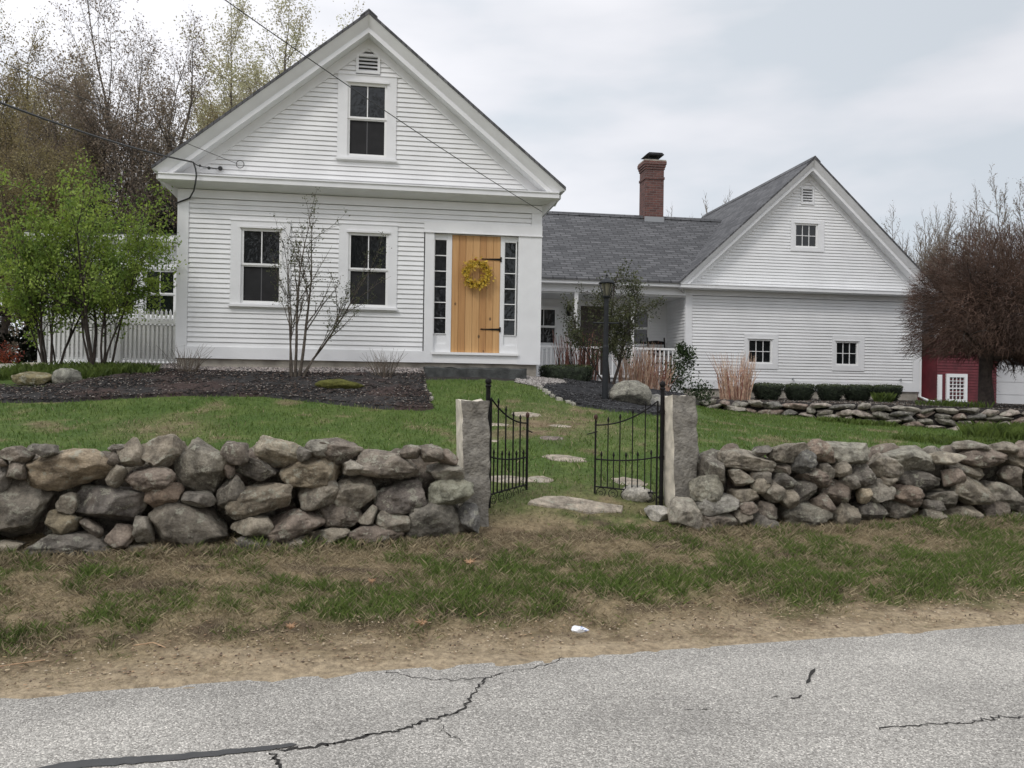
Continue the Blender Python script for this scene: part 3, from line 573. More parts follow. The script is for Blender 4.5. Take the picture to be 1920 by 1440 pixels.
def window(f, g, c, zrail=None, nx=2, ny=1, sill=True, header=True, screen=True, small=False):
    """g = glass rect (a0,a1,z0,z1), c = casing rect"""
    a0, a1, z0, z1 = g; c0, c1, cz0, cz1 = c; J = .035
    m = MB(); wl = a0 - .045 - c0; wr = c1 - a1 - .045
    fb(m, f, c0, a0 - .045, -.06, .032, cz0, cz1); fb(m, f, a1 + .045, c1, -.06, .032, cz0, cz1)
    fb(m, f, a0 - .045, a1 + .045, -.06, .032, z1 + .05, cz1); fb(m, f, a0 - .045, a1 + .045, -.06, .032, cz0, z0 - .045)
    if header: fb(m, f, a0 - .075, a1 + .075, .032, .058 if not small else .046, z1 + .05, z1 + (.085 if not small else .068))
    if header and not small: fb(m, f, c0 - .006, c1 + .006, .032, .044, cz1 - .012, cz1)
    if sill: fb(m, f, c0 - .02, c1 + .02, .032, .075, cz0 + .005, cz0 + .045)
    w = hb(m, 'window', 'white')
    s = MB()
    if zrail:
        ring(s, f, a0 - .045, a1 + .045, zrail - .01, z1 + .05, .042, -.05, .006, .045, .035)
        ring(s, f, a0 - .045, a1 + .045, z0 - .045, zrail - .012, .042, -.05, -.012, .02, .045)
        fb(s, f, (a0 + a1) / 2 - .009, (a0 + a1) / 2 + .009, -.025, -.006, zrail + .02, z1 + .006)
        hb(s, 'sash', 'bwhite', w)
        p = MB(); fb(p, f, a0 - .01, a1 + .01, -.04, -.028, zrail, z1 + .01); hb(p, 'pane', 'glass', w)
        p = MB(); fb(p, f, a0 - .01, a1 + .01, -.06, -.04, z0 - .01, zrail - .01); p.cur = 1
        fb(p, f, (a0 + a1) / 2 - .008, (a0 + a1) / 2 + .008, -.04, -.038, z0, zrail - .03); hb(p, 'pane', ['screen' if screen else 'glass', 'screenbar'], w)
    else:
        ring(s, f, a0 - .045, a1 + .045, z0 - .045, z1 + .05, .043, -.05, .006, .046, .043)
        for i in range(1, nx): x = a0 + (a1 - a0) * i / nx; fb(s, f, x - .008, x + .008, -.03, -.012, z0 - .005, z1 + .005)
        for j in range(1, ny): z = z0 + (z1 - z0) * j / ny; fb(s, f, a0 - .003, a1 + .003, -.029, -.011, z - .008, z + .008)
        hb(s, 'sash', 'bwhite', w)
        p = MB(); fb(p, f, a0 - .01, a1 + .01, -.045, -.03, z0 - .01, z1 + .01); hb(p, 'pane', 'glass', w)
    return w
def vent(f, r, n):
    a0, a1, z0, z1 = r; m = MB(); ring(m, f, a0, a1, z0, z1, .045, -.03, .04); fb(m, f, a0 + .045, a1 - .045, -.06, -.03, z0 + .045, z1 - .045)
    m2 = MB(); zs = z0 + .045; hgt = (z1 - z0 - .09) / n
    for k in range(n):
        z = zs + k * hgt; m2.add([f(a0 + .045, .028, z), f(a1 - .045, .028, z), f(a1 - .045, -.025, z + hgt * .75), f(a0 + .045, -.025, z + hgt * .75), f(a0 + .045, .02, z - .006), f(a1 - .045, .02, z - .006), f(a1 - .045, -.03, z + hgt * .7), f(a0 + .045, -.03, z + hgt * .7)],
            [(0,1,2,3),(4,7,6,5),(0,4,5,1),(3,2,6,7)])
    m.f_back = None
    v = hb(m, 'gable_vent', 'white'); hb(m2, 'slat', 'white', v)
    p = MB(); fb(p, f, a0 + .046, a1 - .046, -.029, -.026, z0 + .046, z1 - .046); hb(p, 'backing', 'darkgap', v)
def gable_roof(ua, za, slope, uL, uR, v0, v1, wallv, mats, zcor=0):
    T = .055; rf = MB()
    line = lambda u: za - slope * abs(u - ua)
    for sgn, ue in ((-1, uL), (1, uR)):
        prof = [(ua, za), (ue, line(ue)), (ue, line(ue) - T), (ua, za - T)]
        rf.prism(prof if sgn > 0 else prof[::-1], lambda p, q, t: (p, t, q), v0, v1)
        prof = [(ua, za + .035), (ua + sgn * .15, line(ua + .15) + .03), (ua + sgn * .15, line(ua + .15) + .004), (ua, za + .004)]
        rf.prism(prof if sgn > 0 else prof[::-1], lambda p, q, t: (p, t, q), v0 - .005, v1)
    roof = hb(rf, 'roof', mats)
    for sgn, ue in ((-1, uL), (1, uR)):
        # crown: leans outward towards its top, then a flat frieze strip, soffit and the wall board
        m = MB(); A = [(ua, za), (ue, line(ue))]
        def q(u, dz, v):
            if u != ua: u = ua + sgn * min(abs(ue - ua), (za - dz - zcor) / slope)
            return (u, v, line(u) - dz)
        def band(d0, v0_, d1, v1_, vb):
            V = [q(ua, d0, v0_), q(ue, d0, v0_), q(ue, d1, v1_), q(ua, d1, v1_), q(ua, d0, vb), q(ue, d0, vb), q(ue, d1, vb), q(ua, d1, vb)]
            Fx = [(0,1,2,3),(4,7,6,5),(0,4,5,1),(3,2,6,7),(1,5,6,2),(0,3,7,4)]
            m.add(V, Fx if sgn > 0 else [f_[::-1] for f_ in Fx])
        band(T + .002, wallv - .385, .245, wallv - .27, wallv + .0)
        band(.247, wallv - .285, .335, wallv - .285, wallv - .002)
        hb(m, 'rake_board', 'white')
        m = MB(); band(.337, wallv - .029, .52, wallv - .029, wallv + .05); hb(m, 'rake_frieze', 'white')
    return roof
EXP = .0855
# ---- main block -------------------------------------------------------
f0 = front(0); W = 6.385; UA, ZA, SL = 3.2, 8.135, .8155
win1, cas1 = (1.11, 1.708, 3.07, 4.283), (.888, 1.905, 2.955, 4.468)
win2, cas2 = (2.944, 3.559, 3.062, 4.283), (2.733, 3.76, 2.96, 4.49)
win3, cas3 = (2.893, 3.494, 5.74, 6.95), (2.673, 3.706, 5.612, 7.144)
ventm = (2.985, 3.405, 7.17, 7.52)
lineM = lambda z: (UA - (ZA - .47 - z) / SL, UA + (ZA - .47 - z) / SL)
m = MB(); siding(m, f0, .19, 6.19, 2.25, 4.82, EXP, [cas1, cas2, (4.235, 6.4, 2.0, 4.59)])
siding(m, f0, -.2, W + .2, 5.17, 8.0, EXP, [cas3, (2.985, 3.405, 7.12, 7.57)], lineM)
m.box((.0, .12, 2.046), (W, 9, 4.95)); m.prism([(0, 4.95), (W, 4.95), (W, 5.26), (UA, 7.85), (0, 5.26)], lambda p, q, t: (p, t, q), .12, 8.9)
hb(m, 'wall', 'siding')
m = MB(); m.box((.02, .03, 1.2), (W - .06, 9, 2.043)); hb(m, 'foundation', 'concrete')
gable_roof(UA, ZA, SL, -.344, 6.744, -.40, 9.2, 0, 'shing_side', 5.152)
for a, b in (((0, -.028, 2.2525), (.188, .12, 4.818)), ((6.192, -.028, 4.592), (6.385, .12, 4.818))):
    hb(MB().box(a, b), 'corner_board', 'white')
hb(MB().box((0, -.034, 2.046), (4.255, .12, 2.25)), 'skirt_board', 'white')
# frieze, soffit and pediment cornice
m = MB(); m.box((0, -.03, 4.82), (W, .12, 4.96)); hb(m, 'frieze', 'white')
m = MB(); m.prism([(-.33, 5.035), (-.355, 5.045), (-.355, 5.125), (-.375, 5.13), (-.375, 5.15), (.0, 5.19), (.0, 4.97), (-.03, 4.97), (-.31, 5.022)], lambda p, q, t: (t, p, q), -.245, W + .245); hb(m, 'cornice', 'white')
for s, u in ((-1, 0), (1, W)):
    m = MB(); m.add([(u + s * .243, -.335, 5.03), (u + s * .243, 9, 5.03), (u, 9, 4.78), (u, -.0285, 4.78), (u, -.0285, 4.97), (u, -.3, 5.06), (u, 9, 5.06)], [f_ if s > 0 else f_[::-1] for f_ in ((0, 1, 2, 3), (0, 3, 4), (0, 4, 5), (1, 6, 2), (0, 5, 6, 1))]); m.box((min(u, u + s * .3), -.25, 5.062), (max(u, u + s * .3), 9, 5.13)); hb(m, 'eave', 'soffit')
m = MB(); m.prism([(-.36, 5.2), (-.375, 5.14), (-.3, 5.05)], lambda p, q, t: (t + 0, p, q), -.27, -.25); 
window(f0, win1, cas1, 3.70); window(f0, win2, cas2, 3.685); window(f0, win3, cas3, 6.375)
vent(f0, ventm, 4)
# ---- entrance ---------------------------------------------------------
m = MB(); fb(m, f0, 4.232, 6.39, -.12, .04, 4.40, 4.59); fb(m, f0, 4.226, 6.396, .04, .058, 4.385, 4.402)
fb(m, f0, 4.255, 4.418, -.12, .036, 2.05, 4.384); fb(m, f0, 5.955, 6.387, -.12, .036, 2.046, 4.384)
for a0, a1 in ((4.66, 4.742), (5.632, 5.70)): fb(m, f0, a0, a1, -.12, -.012, 2.245, 4.384)
for a0, a1 in ((4.418, 4.66), (5.70, 5.955)):
    fb(m, f0, a0, a1, -.12, -.04, 2.245, 2.57); fb(m, f0, a0, a1, -.12, -.01, 2.245, 2.385); fb(m, f0, a0, a1, -.12, -.03, 4.295, 4.384)
fb(m, f0, 4.742, 5.632, -.12, -.02, 4.372, 4.384)
hb(m, 'door_surround', 'white')
m = MB(); fb(m, f0, 4.40, 5.975, -.12, .075, 2.20, 2.243); fb(m, f0, 4.418, 5.955, -.12, .03, 2.05, 2.2); hb(m, 'threshold', 'bwhite')
for a0, a1 in ((4.437, 4.645), (5.712, 5.915)):
    s = MB(); ring(s, f0, a0 - .017, a1 + .017, 2.571, 4.294, .017, -.07, -.02, .02, .01)
    for k in range(1, 6): z = 2.58 + (4.275 - 2.58) * k / 6; fb(s, f0, a0, a1, -.062, -.035, z - .008, z + .008)
    sd = hb(s, 'sidelight', 'bwhite'); p = MB(); fb(p, f0, a0, a1, -.075, -.06, 2.58, 4.275); hb(p, 'pane', 'glass', sd)
m = MB()
for k in range(7):
    a0 = 4.745 + k * .1264; fb(m, f0, a0 + .0025, a0 + .1239, -.06, -.018, 2.246, 4.370)
fb(m, f0, 4.746, 5.629, -.07, -.058, 2.247, 4.369)
door = hb(m, 'door', 'cedar')
for zc in (3.955, 2.677):
    m = MB(); P = [(5.30, -.012), (5.27, 0), (5.30, .012), (5.34, .008), (5.60, .018), (5.640, .024), (5.640, -.024), (5.60, -.018), (5.34, -.008)]
    m.prism([(a, zc + b) for a, b in P][::-1], lambda p, q, t: (p, t, q), .004, .017); m.tube([(5.64, .002, zc - .045), (5.64, .002, zc + .045)], .012, 8); hb(m, 'hinge', 'black', door)
# granite step
sp = MB(); rg_ = random.Random(5); N_ = 9
for k in range(N_):
    u0, u1 = 4.25 + k * 1.75 / N_, 4.25 + (k + 1) * 1.75 / N_
pr = [(-.86, 1.55), (-.86 , 1.93), (-.84, 1.955), (-.10, 1.962), (-.08, 1.55)]
vs = []; n = 12
for i in range(n + 1):
    u = 4.25 + 1.75 * i / n
    for j, (v, z) in enumerate(pr):
        dv = rg_.uniform(-.02, .02) if j in (0, 1, 2) else 0; dz = rg_.uniform(-.008, .008) if j in (1, 2, 3) else 0; vs.append(hw(u, v + dv, z + dz))
k = len(pr); fs = [(i * k + j, i * k + (j + 1) % k, (i + 1) * k + (j + 1) % k, (i + 1) * k + j)[::-1] for i in range(n) for j in range(k)] + [tuple(range(k)), tuple(range(n * k, n * k + k))[::-1]]
sp.add(vs, fs); o = sp.build('stone_step', 'granite_dark', None, hw(5.1, -.5, 1.7)); tag(o, 'long dark granite slab forming the step below the cedar door', 'step')
m = MB().box((4.3, -1.0, 1.60), (5.95, -.86, 1.735)); 
# wreath
wc = hw(5.19, -.075, 3.665); wr = empty('wreath', wc, TH, 'round wreath of yellow flowers hanging on the cedar plank door', 'wreath')
m = MB(); R0 = .20; pts = [(R0 * math.cos(a), 0, R0 * math.sin(a)) for a in np.linspace(0, 2 * math.pi, 33)]; rg_ = random.Random(8)
for q in range(5):
    ph = rg_.uniform(0, 6); m.tube([(p[0] * (1 + .12 * math.sin(5 * a + ph)), .018 * math.cos(7 * a + ph), p[2] * (1 + .12 * math.sin(5 * a + ph))) for p, a in zip(pts, np.linspace(0, 2 * math.pi, 33))], .008, 5, False)
m.build('vine_ring', 'barkdark', wr)
def petals(n, rg, pos, size, nn=5):
    V = []; F = []
    for _ in range(n):
        c = Vector(pos(rg)); ax = Vector((rg.gauss(0, 1), rg.gauss(-.6, 1), rg.gauss(0, 1))).normalized(); a = ax.orthogonal().normalized(); b = ax.cross(a)
        for k in range(nn):
            t = 6.283 * k / nn + rg.random(); d = a * math.cos(t) + b * math.sin(t); e_ = ax.cross(d); s = size * rg.uniform(.6, 1.2); o = len(V)
            V += [c, c + d * s * .6 + e_ * s * .28 + ax * s * .15, c + d * s + ax * s * .2, c + d * s * .6 - e_ * s * .28 + ax * s * .15]; F.append((o, o + 1, o + 2, o + 3))
    mm = MB(); mm.add(V, F); return mm
def wp(rg): a = rg.uniform(0, 6.283); r = R0 + rg.gauss(0, .042); return (r * math.cos(a), rg.gauss(-.02, .022), r * math.sin(a))
petals(560, rg_, wp, .031).build('blossoms', 'yellow', wr); petals(60, rg_, wp, .026, 3).build('leaves', 'leafolive', wr)
petals(6, rg_, lambda r: (-.03 + r.gauss(0, .006), -.03, .255 + r.gauss(0, .006)), .026, 4).build('red_sprig', 'redberry', wr)
# ---- porch wing -------------------------------------------------------
UB, VB = 11.36, 6.0
fp = front(7.4)
wpA, wpB = (7.55, 8.17, 2.87, 3.765), (10.17, 10.79, 2.90, 3.765)
m = MB(); siding(m, fp, 6.39, UB, 1.95, 4.13, .0815, [(7.46, 8.26, 2.79, 3.85), (10.08, 10.88, 2.82, 3.85), (8.8, 9.7, 1.9, 4.0)]); m.box((6.385, 7.52, 1.4), (UB, 12.2, 4.3)); hb(m, 'wall', 'siding')
window(fp, wpA, (7.46, 8.26, 2.79, 3.85), 3.31, screen=False); window(fp, wpB, (10.08, 10.88, 2.82, 3.85), 3.33, screen=False)
m = MB(); ring(m, fp, 8.8, 9.7, 1.95, 4.0, .08, -.05, .03, .1, .02); d = hb(m, 'door_surround', 'white'); m = MB(); fb(m, fp, 8.88, 9.62, -.04, 0, 1.97, 3.9); hb(m, 'door', 'brownd')
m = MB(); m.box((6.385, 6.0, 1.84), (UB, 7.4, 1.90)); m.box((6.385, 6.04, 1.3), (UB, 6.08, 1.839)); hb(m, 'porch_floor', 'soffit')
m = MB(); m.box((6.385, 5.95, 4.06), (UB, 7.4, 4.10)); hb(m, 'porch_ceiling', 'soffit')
m = MB(); m.box((6.385, 5.90, 4.101), (UB - .005, 6.02, 4.285)); m.box((6.385, 5.72, 4.286), (UB - .26, 7.5, 4.30)); m.box((6.385, 5.70, 4.301), (UB - .26, 5.74, 4.40)); hb(m, 'porch_beam', 'white')
# front slope, cut along the valley with the barn roof
BA, BZ, BS = 14.74, 7.84, .925
zE, vE, vR = 4.43, 5.66, 9.0; kS = (6.76 - zE) / (vR - vE)
val = lambda z: BA - (BZ - z) / BS + .1
P_ = [(6.385, vE), (val(zE) - .02, vE), (val(6.76), vR), (6.0, vR), (6.0, vE + 2), (6.385, vE + 2)]
zz = lambda v: zE + kS * (v - vE)
m = MB(); n = len(P_); m.add([(u, v, zz(v)) for u, v in P_] + [(u, v, zz(v) - .05) for u, v in P_], [tuple(range(n)), tuple(range(n, 2 * n))[::-1]] + [(i, i + n, (i + 1) % n + n, (i + 1) % n) for i in range(n)])
m.prism([(vR, 6.76), (12.4, 6.76 - kS * 3.4), (12.4, 6.71 - kS * 3.4), (vR, 6.71)], lambda p, q, t: (t, p, q), 6.0, 13.4)
m.prism([(vR - .14, zz(vR - .14) + .03), (vR, 6.80), (vR + .14, zz(vR - .14) + .03), (vR, 6.765)], lambda p, q, t: (t, p, q), 6.0, 13.55)
proof = hb(m, 'roof', 'shing_front')
# chimney
ch = MB(); c0, c1, d0, d1 = 11.10, 11.66, 8.75, 9.33
ch.box((c0, d0, 5.5), (c1, d1, 7.83)); ch.box((c0 - .02, d0 - .02, 7.83), (c1 + .02, d1 + .02, 7.90)); ch.box((c0, d0, 7.9), (c1, d1, 8.12))
for i, (g_, a, b) in enumerate(((.02, 8.12, 8.19), (.04, 8.19, 8.26), (.06, 8.26, 8.36))): ch.box((c0 - g_, d0 - g_, a), (c1 + g_, d1 + g_, b))
chim = hb(ch, 'chimney', 'brick', proof)
m = MB(); m.box((c0 - .05, d0 - .05, 8.36), (c1 + .05, d1 + .05, 8.40)); hb(m, 'chimney_crown', 'concrete', proof)
m = MB(); m.box((11.24, 8.9, 8.40), (11.54, 9.2, 8.50)); m.prism([(11.12, 8.56), (11.66, 8.56), (11.6, 8.62), (11.2, 8.62)], lambda p, q, t: (p, t, q), 8.74, 9.34)
for a in (11.22, 11.53): m.box((a, 8.92, 8.50), (a + .02, 8.94, 8.56)); m.box((a, 9.16, 8.50), (a + .02, 9.18, 8.56))
hb(m, 'chimney_cap', 'darkroof', proof)
m = MB(); m.box((c0 - .02, d0 - .02, 6.4), (c1 + .02, d0, 6.72)); hb(m, 'flashing', 'galv', proof)
for u in (8.42, 9.93, 6.46):
    m = MB(); m.box((u - .055, 5.91, 1.9), (u + .055, 6.01, 2.72)); m.tube([(u, 5.96, 2.72), (u, 5.96, 2.80), (u, 5.96, 3.3), (u, 5.96, 3.86)], [.055, .042, .046, .05], 12); m.box((u - .05, 5.915, 3.86), (u + .05, 6.005, 4.10)); hb(m, 'porch_post', 'bwhite')
m = MB(); m.box((6.4, 5.93, 2.665), (UB, 5.99, 2.72)); m.box((6.4, 5.94, 1.95), (UB, 5.98, 1.99)); hb(m, 'handrail', 'bwhite')
m = MB(); u = 6.5
while u < UB - .05: m.box((u, 5.945, 1.99), (u + .035, 5.975, 2.665)); u += .1155
hb(m, 'balusters', 'bwhite')
# wall lantern
m = MB(); m.tube([(8.53, 7.28, 3.60), (8.53, 7.28, 3.63), (8.53, 7.28, 3.80), (8.53, 7.28, 3.82), (8.53, 7.28, 3.90)], [.02, .055, .07, .085, .01], 8); m.box((8.50, 7.34, 3.66), (8.56, 7.39, 3.84)); m.box((8.52, 7.28, 3.74), (8.54, 7.35, 3.77)); hb(m, 'wall_lantern', 'black')
# rocking chair
rc = empty('rocking_chair', hw(10.95, 6.75, 1.93), TH, 'dark rocking chair on the porch behind the white railing', 'chair')
m = MB(); m.box((-.25, -.22, .40), (.25, .24, .44)); m.build('seat', 'black', rc)
m = MB()
for x in (-.22, .22): m.tube([(x, .22, .42), (x * 1.05, .30, .75), (x * 1.1, .40, 1.13)], .020, 6)
m.tube([(-.22, .27, .62), (.22, .27, .62)], .014, 6)
m.prism([(-.235, .94), (.235, .94), (.235, 1.03), (0, 1.05), (-.235, 1.03)], lambda p, q, t: (p, t + (q - .4) * .22, q), .215, .24); m.prism([(-.23, .72), (.23, .72), (.23, .80), (-.23, .80)], lambda p, q, t: (p, t + (q - .4) * .22, q), .215, .24)
m.build('backrest', 'black', rc)
for x in (-.24, .24):
    m = MB(); m.tube([(x, -.45, .10), (x, -.2, .035), (x, .05, .02), (x, .35, .05), (x, .55, .13)], .018, 6); m.tube([(x, -.2, .035), (x, -.2, .66)], .018, 6); m.tube([(x, .22, .04), (x, .22, .44)], .018, 6); m.build('rocker', 'black', rc)
    m = MB(); m.box((x - .04, -.26, .65), (x + .04, .26, .675)); m.build('armrest', 'black', rc)
# ---- barn wing --------------------------------------------------------
fB_ = front(VB); U0, U1 = UB, 18.07
bw1, bc1 = (13.15, 13.744, 2.412, 2.972), (13.0, 13.953, 2.232, 3.15)
bw2, bc2 = (15.645, 16.215, 2.412, 2.972), (15.50, 16.435, 2.22, 3.167)
bw3, bc3 = (14.43, 14.998, 5.549, 6.10), (14.27, 15.23, 5.40, 6.235); ventb = (14.55, 14.92, 6.66, 7.11)
lineB = lambda z: (BA - (BZ - .50 - z) / BS, BA + (BZ - .50 - z) / BS)
m = MB(); EB = .0815
siding(m, fB_, U0 + .19, U1 - .19, 1.92, 4.13, EB, [bc1, bc2]); siding(m, fB_, U0 - .1, U1 + .1, 4.41, 7.6, EB, [bc3, (14.55, 14.92, 6.62, 7.15)], lineB)
side = lambda a, o, z: (UB - o, a, z)
siding(m, side, 6.02, 7.4, 1.92, 4.10, EB)
side2 = lambda a, o, z: (U1 + o, a, z)
m.box((U0, VB + .12, 1.68), (U1, 13.3, 4.25)); m.prism([(U0, 4.25), (U1, 4.25), (U1, 4.70), (BA, 7.55), (U0, 4.65)], lambda p, q, t: (p, t, q), VB + .12, 13.2); hb(m, 'wall', 'siding')
m = MB(); m.box((U0 + .02, VB + .02, 1.1), (U1 - .02, 13.3, 1.678)); hb(m, 'foundation', 'concrete')
gable_roof(BA, BZ, BS, 11.055, 18.43, VB - .40, 13.35, VB, 'shing_side', 4.387)
for a in ((U0, VB - .03, 1.682), (U1 - .187, VB - .03, 1.682)): hb(MB().box(a, (a[0] + .187, VB + .12, 4.128)), 'corner_board', 'white')
hb(MB().box((U0 + .1875, VB - .026, 1.682), (U1 - .1875, VB + .12, 1.918)), 'skirt_board', 'white')
hb(MB().box((U0, VB - .028, 4.13), (U1, VB + .12, 4.262)), 'frieze', 'white')
m = MB(); m.prism([(VB - .34, 4.275), (VB - .355, 4.285), (VB - .355, 4.36), (VB - .37, 4.365), (VB - .37, 4.385), (VB, 4.43), (VB, 4.264), (VB - .3, 4.268)], lambda p, q, t: (t, p, q), 11.10, 18.38); hb(m, 'cornice', 'white')
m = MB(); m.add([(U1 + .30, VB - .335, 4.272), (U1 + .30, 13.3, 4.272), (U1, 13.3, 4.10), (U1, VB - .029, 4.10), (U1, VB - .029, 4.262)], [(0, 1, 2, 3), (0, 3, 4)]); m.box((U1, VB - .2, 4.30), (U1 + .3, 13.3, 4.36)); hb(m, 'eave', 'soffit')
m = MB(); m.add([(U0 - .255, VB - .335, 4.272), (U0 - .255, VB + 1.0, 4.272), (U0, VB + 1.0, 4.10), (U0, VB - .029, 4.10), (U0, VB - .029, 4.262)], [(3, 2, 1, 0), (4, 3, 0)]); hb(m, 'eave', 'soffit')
m = MB(); m.tube([(U1 + .05, VB + .03, 4.0), (U1 + .05, VB + .03, 1.55), (U1 + .3, VB - .1, 1.42), (U1 + .75, VB - .3, 1.36)], .045, 8); hb(m, 'downspout', 'bwhite')
window(fB_, bw1, bc1, None, 3, 2, False, True, small=True); window(fB_, bw2, bc2, None, 3, 2, False, True, small=True); window(fB_, bw3, bc3, None, 3, 2, False, True, small=True)
vent(fB_, ventb, 5)
for u, z in ((14.38, 1.97), (17.5, 2.0)):
    m = MB(); m.tube([(u, VB - .01, z), (u, VB - .06, z + .01)], .02, 8); m.tube([(u, VB - .05, z + .01), (u, VB - .065, z - .05)], .012, 6); m.sphere((u, VB - .06, z + .02), .025); hb(m, 'hose_tap', 'galv')
# ---- sunroom at the left ---------------------------------------------
fs_ = front(3.5); S0 = -3.5
gl = [(-1.40, -.86), (-2.2, -1.66), (-3.0, -2.46)]
m = MB(); siding(m, fs_, S0, 0, 1.93, 4.5, EXP, [(a - .1, b + .1, 2.95, 4.08) for a, b in gl]); m.box((S0, 3.62, 1.6), (0, 8, 4.5)); hb(m, 'wall', 'siding')
for a, b in gl: window(fs_, (a, b, 3.05, 3.95), (a - .1, b + .1, 2.95, 4.08), 3.49, screen=False, small=True)
m = MB(); m.box((S0 - .15, 3.3, 4.5), (0, 8.2, 4.56)); m.prism([(S0 - .2, 4.56), (0, 4.56), (0, 4.71), (S0 - .2, 4.64)], lambda p, q, t: (p, t, q), 3.22, 3.30); hb(m, 'fascia', 'bwhite')
m = MB(); m.prism([(S0 - .2, 4.642), (0, 4.712), (0, 4.74), (S0 - .2, 4.67)], lambda p, q, t: (p, t, q), 3.2, 8.2); hb(m, 'roof', 'darkroof')
# ---- picket screen fence ---------------------------------------------
fe = empty('picket_fence', hw(-1.3, 1.5, 1.86), TH, 'white picket fence with louvred lower panels beside the left corner of the farmhouse', 'fence')
def fbx(m, u0, u1, v0, v1, z0, z1): m.box((u0 + 1.3, v0, z0 - 1.86), (u1 + 1.3, v1, z1 - 1.86))
m = MB(); u = -2.66
while u < -.02:
    fbx(m, u, u + .042, -.012, .012, 1.92, 2.96); m.tube([(u + .021 + 1.3, 0, 1.09), (u + .021 + 1.3, 0, 1.14)], [.021, .006], 6); u += .0785
m.build('pickets', 'bwhite', fe)
m = MB(); fbx(m, -2.7, 0, -.03, .03, 2.715, 2.80); fbx(m, -2.7, 0, -.03, .03, 1.89, 1.98); fbx(m, -2.7, 0, .014, .03, 2.66, 2.70); m.build('rail', 'bwhite', fe)
m = MB(); z = 2.08
while z < 2.64: fbx(m, -2.66, 0, .016, .035, z, z + .055); z += .075
fbx(m, -2.66, 0, .036, .046, 2.06, 2.66); m.build('louvre_panel', 'bwhite', fe)
for u in (-2.71, -1.36, -.06):
    m = MB(); fbx(m, u - .045, u + .045, -.045, .045, 1.75, 2.86); m.build('post', 'bwhite', fe)
# ---- service wires ----------------------------------------------------
def wire(name, pts, r, label, extra=None):
    o = MB().tube(pts, r, 5).build(name, 'wire', None, pts[-1]); tag(o, label, 'cable', 'service cables strung to the farmhouse'); return o
def sag(a, b, s, n=24, over=.0):
    a, b = Vector(a), Vector(b); return [tuple(a.lerp(b, t) + Vector((0, 0, -s * 4 * t * (1 - t)))) for t in np.linspace(-over, 1, n)]
def view(px, py, d):
    c, s = math.cos(ROLL), math.sin(ROLL); dx, dy = px - 960, py - 720; a = (dx * c + dy * s) / CAM_F; b = -(-dx * s + dy * c) / CAM_F
    Yv = math.cos(PITCH) - b * math.sin(PITCH); Zv = math.sin(PITCH) + b * math.cos(PITCH); return (a * d / Yv, d, 1.6 + Zv * d / Yv)
hookA = hw(.72, -.06, 5.27)
wire('service_cable', sag(view(-320, 60, 7), hw(.30, -.40, 5.34), .12), .014, 'thick black twisted service cable reaching the left corner of the gable')
m = MB(); m.tube([hw(.30, -.40, 5.34), hw(.38, -.34, 5.30), hw(.46, -.3, 5.29), hw(.6, -.12, 5.32), hw(.72, -.0, 5.34)], .008, 5); m.sphere(hw(.42, -.33, 5.30), .022); m.sphere(hw(.54, -.2, 5.30), .028); m.sphere(hw(.70, -.05, 5.34), .04)
tag(m.build('cable_clamp', 'wire', None, hw(.72, 0, 5.34)), 'small cable clamp with insulators screwed to the lower left of the gable', 'clamp')
m = MB(); m.tube([hw(.28, -.41, 5.34), hw(.33, -.42, 5.33), hw(.37, -.43, 5.22), hw(.385, -.43, 5.10), hw(.37, -.42, 4.98), hw(.30, -.2, 4.9), hw(.2, -.05, 4.8), hw(-.03, -.04, 4.7)], .014, 6)
tag(m.build('drip_loop', 'wire', None, hw(.3, -.4, 5.0)), 'black cable loop dropping over the cornice at the left corner', 'cable')
wire('telephone_wire', sag(view(-330, -40, 8), hw(.98, -.03, 5.44), .05), .005, 'thin wire coming from the upper left to the small ring on the gable')
m = MB(); c = Vector(hw(1.03, -.05, 5.43)); m.tube([c + Vector((cT * .065 * math.cos(a), sT * .065 * math.cos(a), .065 * math.sin(a))) for a in np.linspace(0, 6.283, 21)], .006, 5)
tag(m.build('wire_ring', 'wire', None, tuple(c)), 'small ring of coiled wire on the lower left of the gable', 'ring')
wire('telephone_wire', sag(view(380, -30, 8.5), hw(6.33, -.30, 4.80), .06), .006, 'thin wire crossing the gable from the upper left to the right corner of the roof')
